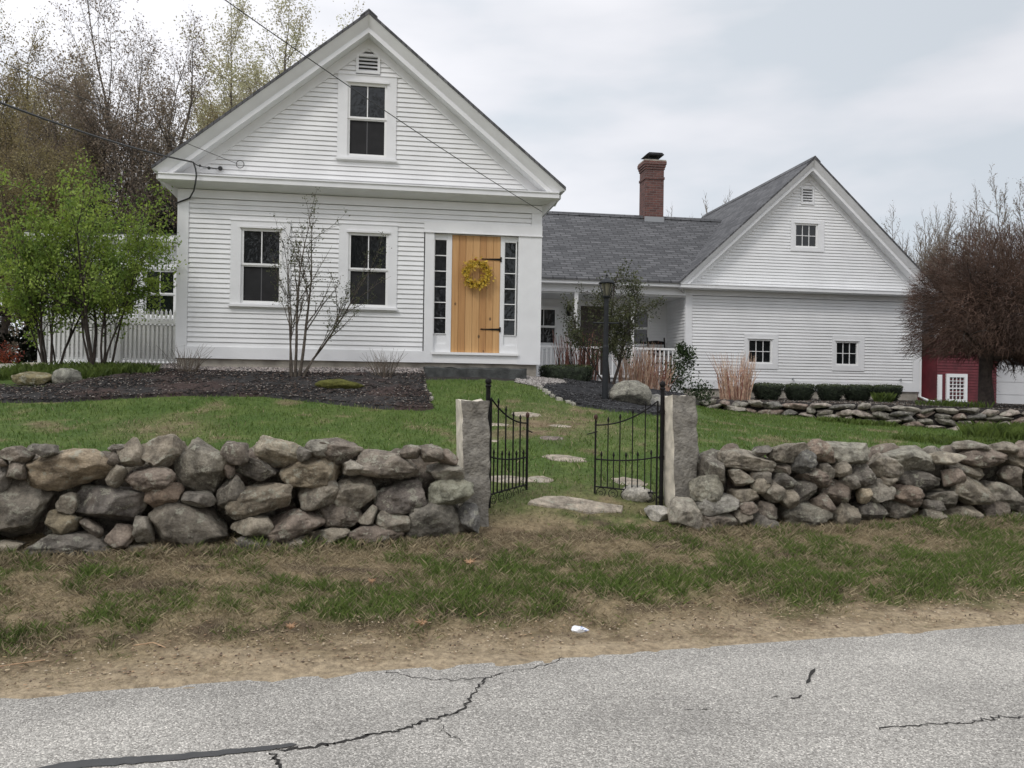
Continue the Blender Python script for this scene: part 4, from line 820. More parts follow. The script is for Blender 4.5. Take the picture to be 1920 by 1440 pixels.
# ================================================================== STONES
_b = bmesh.new(); bmesh.ops.create_icosphere(_b, subdivisions=4, radius=1); ICO4 = (np.array([v.co[:] for v in _b.verts]), np.array([[v.index for v in f.verts] for f in _b.faces])); _b.free()
_b = bmesh.new(); bmesh.ops.create_icosphere(_b, subdivisions=5, radius=1); ICO5 = (np.array([v.co[:] for v in _b.verts]), np.array([[v.index for v in f.verts] for f in _b.faces])); _b.free()
_b = bmesh.new(); bmesh.ops.create_icosphere(_b, subdivisions=3, radius=1); ICO3 = (np.array([v.co[:] for v in _b.verts]), np.array([[v.index for v in f.verts] for f in _b.faces])); _b.free()
def rock(w, th, h, rot, seed, sub=4, n=2.7, cuts=7, rough=1.):
    rg = np.random.default_rng(seed); D, F = {3: ICO3, 4: ICO4, 5: ICO5}[sub]
    r = (np.abs(D) ** n).sum(1) ** (-1 / n); P = D * r[:, None]
    for k in range(cuts):
        q = rg.normal(size=3); q /= np.linalg.norm(q); m = rg.uniform(.60, .92); d = P @ q; P = P - q * (np.maximum(0, d - m) * .97)[:, None]
    o = rg.uniform(0, 50, 3); nz = (fbm(P[:, 0] * 1.5 + o[0], P[:, 1] * 1.5 + o[1], P[:, 2] * 1.5 + o[2], 1, 3) - .5) * .30 + (fbm(P[:, 0] * 5 + o[0], P[:, 1] * 6 + o[1], P[:, 2] * 6 + o[2], 2, 4) - .5) * .17 + (np.abs(fbm(P[:, 0] * 11 + o[0], P[:, 1] * 11 + o[1], P[:, 2] * 11 + o[2], 3, 3) - .5) * -.10 if sub > 4 else 0)
    P = P * (1 + nz * rough)[:, None]; P = P * np.array([w / 2, th / 2, h / 2])
    a = R(rot); ca, sa = math.cos(a), math.sin(a); P = np.c_[P[:, 0] * ca + P[:, 2] * sa, P[:, 1], -P[:, 0] * sa + P[:, 2] * ca]
    return P, F
ROCKCOL = [(.31,.28,.235),(.25,.23,.20),(.34,.305,.25),(.21,.195,.175),(.28,.235,.20),(.33,.305,.265),(.235,.205,.175)]
def put_rock(name, P, F, x, y, z, rz, col, parent=None, porg=None):
    c, s = math.cos(rz), math.sin(rz); V = np.c_[P[:, 0] * c - P[:, 1] * s, P[:, 0] * s + P[:, 1] * c, P[:, 2]]
    me = npmesh(name, V, F, 'rock', True)
    o = link(name, me, parent, (x - (porg[0] if parent else 0), y - (porg[1] if parent else 0), z - (porg[2] if parent else 0))); o.color = (*col, 1); return o
WROT = math.atan2(.265, .964)
LW = [(-1.53,.93,.6,.34,8),(-1.89,.64,.49,.47,-20),(-2.0,.99,.09,.08,0),(-1.89,.93,.16,.14,0),(-1.9,1.04,.19,.11,0),(-1.69,1.08,.21,.1,0),(-2.0,.86,.13,.19,0),(-1.54,.66,.19,.15,5),(-1.21,.65,.52,.32,5),(-1.56,.51,.26,.18,10),(-1.36,.48,.17,.09,45),(-1.15,.4,.18,.17,20),(-1.19,.88,.17,.17,0),(-1.22,1.01,.11,.1,0),(-1.09,1.04,.19,.22,-20),(-1.2,1.09,.14,.07,0),(-.86,1.06,.31,.25,-15),(-.93,.85,.36,.18,0),(-.84,.71,.25,.2,-5),(-.54,.94,.4,.41,10),(-.57,.68,.25,.15,0),(-.62,.43,.6,.38,0),(-.98,.45,.16,.21,-20),(-.98,.29,.37,.11,0),(-1.48,.35,.69,.2,3),(-1.95,.36,.25,.08,3),(-1.93,.3,.31,.08,0),(-2.25,.46,.4,.28,0),(-2.25,.9,.36,.22,0),(-2.28,.68,.4,.25,0),(-2.3,1.04,.3,.14,0),(-2.6,.5,.4,.3,5),(-2.62,.8,.38,.28,0),(-2.6,1.02,.4,.16,0),(-.31,1.02,.21,.2,0),(-.38,.93,.12,.18,0),(0,1.06,.36,.23,10),(-.14,.9,.32,.21,5),(.22,1.04,.13,.12,0),(.5,1.06,.49,.21,5),(.35,1.08,.21,.12,0),(.31,.9,.47,.27,-8),(-.09,.67,.54,.27,-5),(.34,.68,.34,.24,-10),(.14,.45,.45,.25,-12),(-.18,.46,.28,.16,-5),(-.34,.72,.19,.27,15),(.51,.51,.34,.21,0),(.66,.7,.36,.29,10),(.96,.93,.55,.2,3),(1.06,.65,.46,.29,-8),(.76,.51,.19,.11,-45),(.96,.46,.25,.18,15),(.43,.34,.39,.17,0),(.82,.34,.4,.18,5),(1.36,.43,.54,.34,5),(1.46,.69,.33,.23,0),(1.41,.87,.3,.17,0),(1.26,1.03,.2,.14,0),(1.42,1.0,.18,.13,0),(1.1,1.05,.17,.12,0),(-.16,.31,.26,.15,0),(.63,.92,.2,.11,0),(.17,.31,.2,.12,0),(1.64,.46,.17,.24,-20)]
LCOL = {0:(.40,.32,.23),1:(.22,.20,.175),16:(.31,.27,.22),14:(.33,.29,.24),18:(.27,.195,.15),9:(.24,.20,.13),19:(.22,.205,.175),36:(.42,.37,.29),41:(.29,.24,.17),42:(.27,.23,.18),21:(.185,.165,.14),8:(.165,.15,.145),49:(.25,.215,.185),55:(.21,.20,.18),56:(.30,.31,.25),50:(.155,.135,.13),40:(.26,.25,.22),64:(.16,.165,.175)}
RWS = [(3.72,.46,.29,.27,10),(4.06,.38,.39,.2,10),(4.03,.53,.37,.22,-10),(3.96,.68,.29,.22,-5),(4.05,.83,.2,.25,-25),(4.36,.93,.53,.22,3),(4.52,1.04,.18,.11,0),(4.3,.78,.23,.15,0),(4.5,.79,.21,.13,0),(4.34,.62,.3,.15,0),(4.33,.51,.19,.11,0),(4.27,.43,.16,.15,0),(4.49,.37,.32,.16,5),(4.54,.48,.2,.15,0),(4.58,.66,.2,.2,0),(4.47,.71,.14,.14,0),(4.73,.86,.16,.13,0),(4.74,.75,.3,.15,0),(4.75,.59,.17,.2,0),(4.98,.63,.31,.2,-8),(4.94,.92,.29,.22,0),(4.82,1.02,.36,.19,-5),(5.09,.79,.34,.18,12),(5.2,1.02,.27,.22,0),(5.57,1.0,.44,.27,5),(5.22,.84,.16,.13,0),(5.4,.84,.18,.17,0),(5.48,.72,.24,.14,12),(5.37,.61,.37,.23,5),(4.95,.42,.56,.3,-3),(5.43,.4,.27,.23,5),(5.16,.53,.2,.15,30),(5.73,.42,.33,.21,0),(5.68,.8,.3,.21,0),(5.92,.88,.29,.21,15),(5.82,.61,.33,.27,0),(5.64,.6,.12,.16,0),(5.93,.73,.15,.11,0),(6.16,.6,.3,.21,30),(6.29,.95,.58,.23,7),(6.3,.74,.47,.23,8),(6.67,.76,.2,.19,0),(6.69,.96,.3,.12,0),(6.12,.43,.39,.25,10),(6.46,.35,.23,.18,0),(6.51,.46,.21,.11,10),(6.65,.53,.44,.2,5),(6.86,.37,.4,.24,0),(6.96,.61,.52,.26,8),(6.95,.79,.44,.2,5),(7.14,.95,.46,.2,5),(7.07,1.07,.29,.09,0),(7.26,.37,.29,.23,0),(7.48,.76,.26,.19,5),(7.47,.53,.49,.3,15),(7.6,.3,.29,.15,0),(7.66,.89,.43,.18,20),(7.61,1.01,.27,.15,0),(7.65,.4,.23,.14,0),(7.94,.72,.39,.31,0),(8.02,.99,.44,.27,0),(8.05,.46,.47,.33,0),(8.48,.86,.48,.33,0),(8.57,.51,.52,.37,0),(8.45,1.05,.3,.15,0),(7.4,1.05,.25,.14,0)]
RCOL = {0:(.44,.41,.36),2:(.34,.33,.31),3:(.30,.29,.24),24:(.32,.31,.27),23:(.28,.21,.17),36:(.45,.38,.28),26:(.27,.24,.2),39:(.31,.30,.26),20:(.13,.135,.14),17:(.11,.105,.1),34:(.29,.26,.22),38:(.25,.185,.15),35:(.29,.27,.24),29:(.21,.20,.17)}
def stone_wall(name, S, cols, t0, label, backs, seed):
    rg = random.Random(seed); sc = sum(s[0] for s in S) / len(S); ox, oy = st(sc, t0 + .2); org = (ox, oy, .3)
    w = empty(name, org, 0, label, 'stone wall')
    for i, (s, z, ww, h, a) in enumerate(S):
        th = min(.5, max(ww, h) * .85 + .1); t = t0 + th * .5 - .06 + rg.uniform(-.05, .05) * (1 if i not in cols else 0) + (z - .3) * .10
        if ww * h < .02: t += .03
        P, F = rock(ww * 1.15, th, h * 1.18, a + rg.uniform(-4, 4), seed * 1000 + i, 5 if ww * h > .055 else 4, rg.uniform(2.3, 3.4), rg.randint(9, 17))
        x, y = st(s, t); c = (tuple(.68 * q * f_ + .32 * g_ for q, f_, g_ in zip(cols[i], (1.16, 1.16, 1.14), (.28, .26, .225))) if i in cols else None) or ROCKCOL[rg.randrange(len(ROCKCOL))]; k = rg.uniform(.82, 1.12) if i not in cols else 1
        put_rock('stone', P, F, x, y, z, WROT, tuple(q * k for q in c), w, org)
    for i in range(backs):
        s0, s1 = min(q[0] for q in S), max(q[0] for q in S); s0, s1 = (4.05, s1) if s0 > 3 else (s0, 1.38); s = s0 + (s1 - s0) * (i % (backs // 2) + .5) / (backs // 2) + rg.uniform(-.05, .05); row = i // (backs // 2); z = .48 + row * .30 + rg.uniform(-.03, .03)
        P, F = rock((s1 - s0) / (backs // 2) * 1.75, .38, .54, 0, seed * 1000 + 500 + i, 3); x, y = st(s, t0 + .50); c = ROCKCOL[rg.randrange(7)]
        put_rock('stone', P, F, x, y, z, WROT, tuple(q * .8 for q in c), w, org)
    return w
stone_wall('stone_wall', LW, LCOL, 7.12, 'dry stacked fieldstone wall of big rounded boulders left of the gate', 34, 3)
stone_wall('stone_wall', RWS, RCOL, 7.16, 'dry stacked fieldstone wall of smaller stones right of the gate', 34, 4)
# low retaining wall
rg = random.Random(12); org = (8, 17.5, 1.1); rw = empty('retaining_wall', org, 0, 'low wall of flat fieldstones holding the bed in front of the boxwood row', 'stone wall')
seg = RW[1:6]; k = 0
def along(d):
    for i in range(len(seg) - 1):
        a, b = seg[i], seg[i + 1]; l = math.dist(a, b)
        if d <= l: return a[0] + (b[0] - a[0]) * d / l, a[1] + (b[1] - a[1]) * d / l, math.atan2(b[1] - a[1], b[0] - a[0])
        d -= l
    return None
for row in range(4):
    d = rg.uniform(0, .2)
    while True:
        big = ss(3.0, 5.5, d); ww = rg.uniform(.26, .55); q = along(d + ww / 2)
        if not q or q[0] > 12.2: break
        x, y, a = q; zb = gz(x, y - .35); ztop = 1.44 - .035 * (x - 4) * .55; rows = 2 if x < 6.2 else (3 if x < 7.6 else 4); h = (ztop - zb) / rows
        if row < rows:
            P, F = rock(ww * 1.12 * rg.uniform(.8, 1.1), .42, h * rg.uniform(1.05, 1.6), rg.uniform(-14, 14), 7000 + k, 3, rg.uniform(2.2, 3.4), 14, 1.5)
            c = rg.choice([(.26,.25,.22),(.20,.19,.17),(.30,.28,.25),(.24,.19,.165),(.34,.30,.27),(.17,.165,.155)])
            put_rock('stone', P, F, x, y + .12 + rg.uniform(-.04, .04) + row * .03, zb + h * (row + .5) + rg.uniform(-.02, .02), a, tuple(q * 1.1 for q in c), rw, org); k += 1
        d += ww * .93
    if k > 96: break
# loose boulders
def boulder(name, x, y, w, th, h, seed, label, col, rot=0, sink=.25, cat='rock', group=None, n=2.4, cuts=5):
    z = gz(x, y); P, F = rock(w, th, h, rot, seed, 4, n, cuts); o = put_rock(name, P, F, x, y, z + h * (.5 - sink) , 0, col); return tag(o, label, cat, group)
boulder('boulder', 1.97, 14.2, .68, .55, .50, 21, 'large rounded grey boulder in the mulch beside the lamp post', (.27,.265,.235), 4, .18)
boulder('rock', 2.42, 14.5, .40, .35, .28, 22, 'smaller grey rock leaning beside the right of the large boulder', (.30,.30,.29), 0, .15)
boulder('rock', 2.75, 14.9, .36, .3, .26, 27, 'dark rock low behind the right gate pole', (.2,.2,.19), 0, .15)
boulder('rock', 4.25, 19.3, .40, .3, .24, 23, 'rounded pale rock above the right granite post near the barn wing corner', (.36,.35,.31), 0, .1)
boulder('rock', -7.30, 13.0, .56, .4, .26, 24, 'low mossy brown rock at the left end of the mulch bed', (.25,.22,.13), 0, .2)
boulder('rock', -6.80, 13.05, .42, .4, .30, 25, 'rounded grey rock at the left of the mulch bed beside the mossy one', (.27,.27,.24), 0, .2)
boulder('rock', -7.95, 14.2, .5, .3, .16, 26, 'flat cream coloured rock below the left shrub clump', (.5,.46,.38), 0, .1)
boulder('rock', -8.3, 13.9, .45, .3, .22, 28, 'pale rock at the far left edge of the planting', (.36,.36,.32), 0, .1)
boulder('rock', *st(3.50, 7.45), .26, .22, .16, 29, 'small pale rock between the right gate pole and the granite post', (.5,.48,.44), 0, .2)
boulder('rock', *st(3.46, 7.85), .30, .22, .18, 30, 'small whitish rock behind the foot of the right gate pole', (.5,.48,.44), 0, .2)
m_ = rock(.75, .5, .2, 0, 31, 4, 2.2, 2); o = link('moss_mound', npmesh('moss_mound', m_[0], m_[1], 'ground', True, np.tile(np.array([.095,.095,.025]), (len(m_[0]), 1)) * (.6 + .8 * fbm(m_[0][:, 0] * 20, m_[0][:, 1] * 20, m_[0][:, 2] * 20))[:, None]), None, (-2.69, 13.4, gz(-2.69, 13.4) + .06))
tag(o, 'low mound of yellow green moss in the middle of the left mulch bed', 'moss')
# ---- granite gate posts: rough front, sawn pale side -----------------
def granite_post(s0, s1, ds, t0, t1, zt, label, seed):
    rg = np.random.default_rng(seed); nx, nz, ny = 14, 60, 12; zb = .2
    sp_ = empty('gate_post', (*st((s0 + s1) / 2, (t0 + t1) / 2), .42), 0, label, 'gate post', 'granite posts of the garden gate'); ox, oy, oz = sp_.location
    def face(U, Vv, fn, name, mt, rough):
        A, B = np.meshgrid(np.linspace(0, 1, U), np.linspace(0, 1, Vv)); X, Y, Z = fn(A, B); n = (fbm(X * 9 + seed, Y * 9, Z * 9, seed, 5) - .5)
        return A, B, n
    V = []; F = []; MI = []; base = 0
    zz = np.linspace(zb, zt, nz); 
    # perimeter loop: front (rough), right, back, left (sawn)
    per = [('f', u) for u in np.linspace(0, 1, nx, endpoint=False)] + [('r', u) for u in np.linspace(0, 1, ny, endpoint=False)] + [('b', u) for u in np.linspace(0, 1, nx, endpoint=False)] + [('l', u) for u in np.linspace(0, 1, ny, endpoint=False)]
    n = len(per)
    for j, z in enumerate(zz):
        lean = ds * (1 - (z - zb) / (zt - zb)); q = (z - zb) / (zt - zb)
        a0, a1 = s0 + lean * (.9 if ds > 0 else 1), s1 + lean * (.5 if ds > 0 else .2)
        for kd, u in per:
            if kd == 'f': s, t, am = a0 + (a1 - a0) * u, t0, .045
            elif kd == 'r': s, t, am = a1, t0 + (t1 - t0) * u, .04
            elif kd == 'b': s, t, am = a1 + (a0 - a1) * u, t1, .03
            else: s, t, am = a0, t1 + (t0 - t1) * u, .006
            nn = float(fbm(s * 6 + seed, t * 6, z * 6, seed, 4)) - .5; cen = ((a0 + a1) / 2, (t0 + t1) / 2); dx, dy = s - cen[0], t - cen[1]; l = math.hypot(dx, dy)
            s += dx / l * nn * am * 1.6; t += dy / l * nn * am * 1.6; zt_ = z + ((float(fbm(s * 7, t * 7, 0, seed + 3, 3)) - .5) * .05 + (.5 - abs(u - .5)) * -.02) * (q > .97); x, y = st(s, t); V.append((x - ox, y - oy, zt_ - oz))
    for j in range(nz - 1):
        for i in range(n): F.append((j * n + i, j * n + (i + 1) % n, (j + 1) * n + (i + 1) % n, (j + 1) * n + i)); MI.append(1 if per[i][0] == 'l' else 0)
    top = list(range((nz - 1) * n, nz * n)); c = np.mean([V[i] for i in top], 0); V.append((c[0], c[1], c[2] - .004)); ci = len(V) - 1
    mb = MB(); mb.v = V; mb.f = F; mb.mi = MI; o = mb.build('shaft', ['granite', 'granite_sawn'], sp_, (0, 0, 0), True)
    mb = MB(); mb.v = [V[i] for i in top] + [V[ci]]; mb.f = [(i, (i + 1) % n, n) for i in range(n)]; mb.mi = [0] * n; mb.build('top_face', 'granite_sawn', sp_)
    return sp_
M['granite'] = mat('split_granite', (.285, .265, .228), .9, .0, 16, 1.0, 40, col2=(.175, .162, .14), detail=12, contrast=(.36, .64))
M['granite_sawn'] = mat('sawn_granite', (.56, .51, .42), .85, .22, 9, .4, 60)
granite_post(1.575, 1.825, .045, 7.40, 7.66, 1.50, 'granite post left of the gate, its rough face to the road', 5)
granite_post(3.665, 3.925, .055, 7.50, 7.74, 1.555, 'granite post right of the gate with a wide pale sawn side', 6)
# ---- iron gate --------------------------------------------------------
def gate(px, py, ex, ey, ztop, label, latch):
    z0 = gz(px, py); d = Vector((ex - px, ey - py, 0)); Lg = d.length; ang = math.atan2(d.y, d.x)
    pole = empty('gate_pole', (px, py, z0), ang, 'tall black iron pole with ball finial carrying the ' + latch, 'gate pole', 'iron poles of the garden gate')
    m = MB(); H = ztop - z0; m.tube([(0, 0, -.1), (0, 0, H - .06)], .021, 10); m.build('shaft', 'black', pole)
    m = MB(); m.tube([(0, 0, H - .07), (0, 0, H - .055), (0, 0, H - .04)], [.024, .03, .018], 10); m.sphere((0, 0, H - .015), .030, 12, 8, 1.15); m.build('finial', 'black', pole)
    g = empty('garden_gate', (px, py, z0), ang, label, 'gate', 'leaves of the black iron garden gate')
    a = lambda f: .045 + (Lg - .045) * f; Z = lambda z: z - .47
    toprail = lambda f: 1.505 - .25 * math.sin(min(1, f) * math.pi / 2) ** .85 if f < 1 else 1.255
    tr = lambda f: 1.255 + .25 * (1 - f) ** 2.1
    midr = lambda f: .905 + .05 * (1 - f) ** 3 + .012 * f ** 4
    br = lambda f: .60 + .045 * f
    MB().box((a(0) - .009, -.009, Z(.47)), (a(0) + .009, .009, Z(1.505))).build('stile', 'black', g); MB().box((a(1) - .009, -.009, Z(.56)), (a(1) + .009, .009, Z(1.31))).build('stile', 'black', g)
    m = MB(); m.sphere((a(1), 0, Z(1.335)), .021, 8, 6, 1.4); m.build('finial', 'rust', g)
    for fn, nm in ((tr, 'top_rail'), (midr, 'middle_rail'), (br, 'bottom_rail')):
        m = MB(); m.tube([(a(f), 0, Z(fn(f))) for f in np.linspace(0, 1, 15)], .008, 6); m.build(nm, 'black', g)
    def picket(f, zt):
        m = MB(); m.box((a(f) - .0055, -.0055, Z(br(f))), (a(f) + .0055, .0055, Z(zt - .05))); m.tube([(a(f), 0, Z(zt - .055)), (a(f), 0, Z(zt - .035)), (a(f), 0, Z(zt - .01)), (a(f), 0, Z(zt))], [.006, .0125, .006, .001], 8); return m.build('picket', 'black', g)
    for f in (.195, .398, .602, .796): picket(f, tr(f) + .095 - .02 * f)
    for f in (.094, .31, .50, .70, .90): picket(f, midr(f) + .085)
    m = MB()
    for f in (.1, .3, .5, .7, .9):
        c = (a(f), 0, Z(br(f) - .052)); m.tube([(c[0] + .045 * math.cos(t), 0, c[2] + .045 * math.sin(t)) for t in np.linspace(0, 6.283, 19)], .0038, 5, False); m.tube([(c[0] + .02 * math.cos(t), 0, c[2] + .02 * math.sin(t) - .008) for t in np.linspace(.5, 5.5, 12)], .0032, 5)
    m.build('scrollwork', 'black', g)
    if 'left' in latch: m = MB(); m.tube([(a(0), 0, Z(.475)), (a(1), 0, Z(.55))], .0055, 6); m.build('foot_bar', 'black', g)
    for z in (.95, 1.40, .56): m = MB(); m.tube([(0, 0, Z(z) ), (a(0), 0, Z(z))], .009, 6); m.tube([(0, 0, Z(z) - .02), (0, 0, Z(z) + .02)], .026, 8); m.build('hinge', 'black', g)
    m = MB(); m.tube([(a(1) - .02, 0, Z(1.19)), (a(1) + .07, 0, Z(1.165)), (a(1) + .085, -.0, Z(1.16))], .006, 6); m.build('latch', 'black', g)
gate(-.22, 7.96, .16, 8.50, 1.68, 'left leaf of the open black iron gate, seen nearly edge on', 'left gate leaf')
gate(1.48, 8.38, .84, 8.50, 1.68, 'right leaf of the open black iron gate, seen nearly face on', 'right gate leaf')
# ---- lamp post --------------------------------------------------------
lx, ly = 1.54, 14.1; lz = gz(lx, ly); lp = empty('lamp_post', (lx, ly, lz), 0, 'dark grey garden lamp post with lantern and crossbar in front of the porch', 'lamp post')
H = 3.13 - lz; m = MB(); m.tube([(0, 0, -.1), (0, 0, .9), (0, 0, .93), (0, 0, H)], [.053, .05, .042, .038], 16); m.build('pole', 'lampgrey', lp)
m = MB(); m.tube([(-.20, 0, H - .42), (.20, 0, H - .42)], .012, 8); m.sphere((-.2, 0, H - .42), .016); m.sphere((.2, 0, H - .42), .016); m.build('crossbar', 'lampgrey', lp)
lt = MB()
for k in range(6):
    a = k * math.pi / 3; lt.tube([(.055 * math.cos(a), .055 * math.sin(a), H + .02), (.115 * math.cos(a), .115 * math.sin(a), H + .23)], .0065, 5); lt.tube([(.06 * math.cos(a), .06 * math.sin(a), H + .0), (.15 * math.cos(a), .15 * math.sin(a), H + .1), (.11 * math.cos(a), .11 * math.sin(a), H + .22)], .0035, 4)
lt.tube([(0, 0, H - .03), (0, 0, H), (0, 0, H + .015), (0, 0, H + .03)], [.03, .055, .07, .05], 12)
lt.tube([(0, 0, H + .225), (0, 0, H + .24), (0, 0, H + .27), (0, 0, H + .31), (0, 0, H + .33)], [.13, .15, .12, .05, .02], 6); lt.tube([(0, 0, H + .33), (0, 0, H + .40)], .008, 6); lt.sphere((0, 0, H + .37), .018)
ln = lt.build('lantern', 'lampgrey', lp); m = MB(); m.tube([(0, 0, H + .03), (0, 0, H + .225)], [.048, .105], 6); m.build('lamp_glass', 'brass', ln)
# ---- neighbours at the right -----------------------------------------
RBX, RBY, RBZ = 14.68, 29.5, 1.33
rb = empty('red_barn', (RBX, RBY, RBZ), .16, 'dark red clapboard outbuilding with a tall many paned window', 'outbuilding')
m = MB(); siding(m, lambda a, o, z: (a, -o, z), .0, 2.3, 0, 2.55, .1); m.box((0, .02, -.3), (2.3, 5, 2.5)); m.prism([(0, 2.5), (2.3, 2.5), (1.15, 3.6)], lambda p, q, t: (p, t, q), .02, 5)
m.box((-1.35, .9, -.3), (0, 5, 1.95)); m.build('wall', 'redbarn', rb)
m = MB(); m.prism([(-1.6, 1.98), (0, 1.98), (0, 2.06), (-1.6, 2.06)], lambda p, q, t: (p, t, q), .55, 2); m.prism([(-1.5, 2.07), (0.3, 2.07), (.3, 3.2), (-1.5, 3.2)], lambda p, q, t: (p, t + (q - 2) * 1.2, q), .6, .75); m.build('roof', 'darkroof', rb)
m = MB(); m.prism([(-.25, 2.28), (1.15, 3.62), (2.55, 2.28), (2.55, 2.42), (1.15, 3.76), (-.25, 2.42)], lambda p, q, t: (p, t, q), -.25, 5.2); m.build('roof', 'darkroof', rb)
m = MB(); m.prism([(-.3, 2.2), (1.15, 3.60), (1.15, 3.74), (-.3, 2.36)], lambda p, q, t: (p, t, q), -.3, -.26); m.build('rake_board', 'bwhite', rb)
fr = lambda a, o, z: (a, -.03 - o, z)
def frame(parent, name, a0, a1, z0, z1, w, nx, ny):
    s = MB(); ring(s, fr, a0, a1, z0, z1, w, -.03, .04)
    for i in range(1, nx): x = a0 + w + (a1 - a0 - 2 * w) * i / nx; fb(s, fr, x - .011, x + .011, -.01, .02, z0 + w, z1 - w)
    for j in range(1, ny): z = z0 + w + (z1 - z0 - 2 * w) * j / ny; fb(s, fr, a0 + w, a1 - w, -.011, .021, z - (.02 if j == ny // 2 else .011), z + (.02 if j == ny // 2 else .011))
    o = s.build(name, 'bwhite', parent); p = MB(); fb(p, fr, a0 + w, a1 - w, -.03, -.02, z0 + w, z1 - w); p.build('pane', 'glass', o); return o
frame(rb, 'window', .33, 1.13, .02, 1.02, .12, 4, 6); frame(rb, 'window', .01, .16, .05, .98, .035, 1, 1)
m = MB(); m.box((.05, -.08, .1), (.12, -.04, .95)); m.build('window_shade', 'bwhite', rb)
m = MB(); m.box((-1.2, .84, -.1), (-.45, .9, 1.55)); d_ = m.build('door', 'garage', rb); m = MB(); m.box((-.5, .80, -.1), (-.38, .9, 1.62)); m.box((-1.3, .80, 1.55), (-.5, .9, 1.62)); m.build('door_frame', 'bwhite', rb); m = MB(); m.box((-1.15, .82, 1.1), (-1.02, .835, 1.25)); m.box((-1.15, .82, .88), (-.8, .835, .9)); m.build('door_handle', 'black', d_)
ga = empty('garage', (16.3, 30.6, 1.30), .13, 'white garage with wide panelled doors at the right edge behind the maroon tree', 'garage')
m = MB(); m.box((0, .1, -.3), (8, 6, 2.05)); m.build('wall', 'bwhite', ga)
m = MB(); m.box((-.2, -.25, 2.05), (8.2, .1, 2.17)); m.prism([(-.2, 2.17), (8.2, 2.17), (8.2, 3.9), (-.2, 3.9)], lambda p, q, t: (p, t + (q - 2.17) * 1.6 - .25, q), 0, .1); m.build('roof', 'darkroof', ga)
m = MB(); m.box((-.2, -.3, 2.04), (8.2, -.25, 2.2)); m.build('fascia', 'bwhite', ga)
for x0 in (.15, 3.2):
    m = MB()
    for k in range(4): m.box((x0, .04, -.1 + k * .46), (x0 + 2.7, .1, .345 + k * .46))
    d_ = m.build('garage_door', 'garage', ga); m = MB()
    for q in range(2):
        for i in range(6):
            for j in range(2): xx = x0 + .12 + q * 1.35 + i * .17; m.box((xx, .03, 1.42 + j * .13), (xx + .14, .045, 1.53 + j * .13))
    m.build('door_lights', 'glass', d_)
    m = MB(); m.box((x0 + .1, .02, 1.30), (x0 + .42, .04, 1.32)); m.build('strap_hinge', 'black', d_)
# small litter and leaves on the verge
x, y = .46, 5.46; z = gz(x, y) + .02; rg = np.random.default_rng(3); P, F = rock(.115, .07, .055, 8, 55, 3, 2.0, 12, 1.8)
o = link('crumpled_paper', npmesh('crumpled_paper', P, F, ['paper', 'blueink'], False, mi=(P[F].mean(1)[:, 0] * 60 + P[F].mean(1)[:, 2] * 90 > 1.2).astype(int) * (rg.random(len(F)) < .35)), None, (x, y, z + .02)); tag(o, 'crumpled white paper litter with blue print at the road edge', 'litter')
def deadleaf(x, y, s, a, label):
    pts = []; 
    for k in range(14): t = 6.283 * k / 14; r = s * (1 if k % 2 == 0 else .45) * (1.15 if k in (0, 2, 12) else .85); pts.append((r * math.cos(t + a), r * math.sin(t + a)))
    z = gz(x, y) + .03; m = MB(); n = 14; V = [(x + p, y + q * .8, z + .02 + .35 * abs(p) + .3 * q) for p, q in pts] + [(x, y, z)]; m.add(V + [(v[0], v[1], v[2] - .002) for v in V], [(k, (k + 1) % n, n) for k in range(n)] + [((k + 1) % n + n + 1, k + n + 1, 2 * n + 1) for k in range(n)])
    tag(m.build('dead_leaf', 'deadleaf', None, (x, y, z)), label, 'leaf')
deadleaf(-.31, 6.62, .055, .5, 'pale dry oak leaf on the verge below the left gate post'); deadleaf(-.98, 6.1, .035, 1.5, 'small curled dry leaf on the verge in front of the left wall'); deadleaf(-.55, 5.45, .045, 2.5, 'tan dead leaf near the road edge left of the litter'); deadleaf(-1.35, 5.3, .04, .2, 'brown folded leaf lying on the sandy shoulder')
for i, (s, t, a, l) in enumerate([(-2.2,6.75,.6,.3),(-1.9,6.7,2.2,.25),(.9,7.0,1.3,.2),(5.6,5.35,.1,.4),(6.2,5.6,2.8,.25),(-1.5,5.15,.3,.3),(-.6,5.3,2.7,.2),(1.3,5.5,.9,.15)]):
    x, y = st(s, t); z = gz(x, y) + .03; m = MB(); m.tube([(x, y, z), (x + l * .5 * math.cos(a), y + l * .5 * math.sin(a), z + .015), (x + l * math.cos(a + .3), y + l * math.sin(a + .3), gz(x, y) + .03)], .003, 4)
    tag(m.build('twig', 'deadleaf', None, (x, y, z)), 'short broken twig lying on the verge grass', 'twig', 'twigs scattered on the verge')
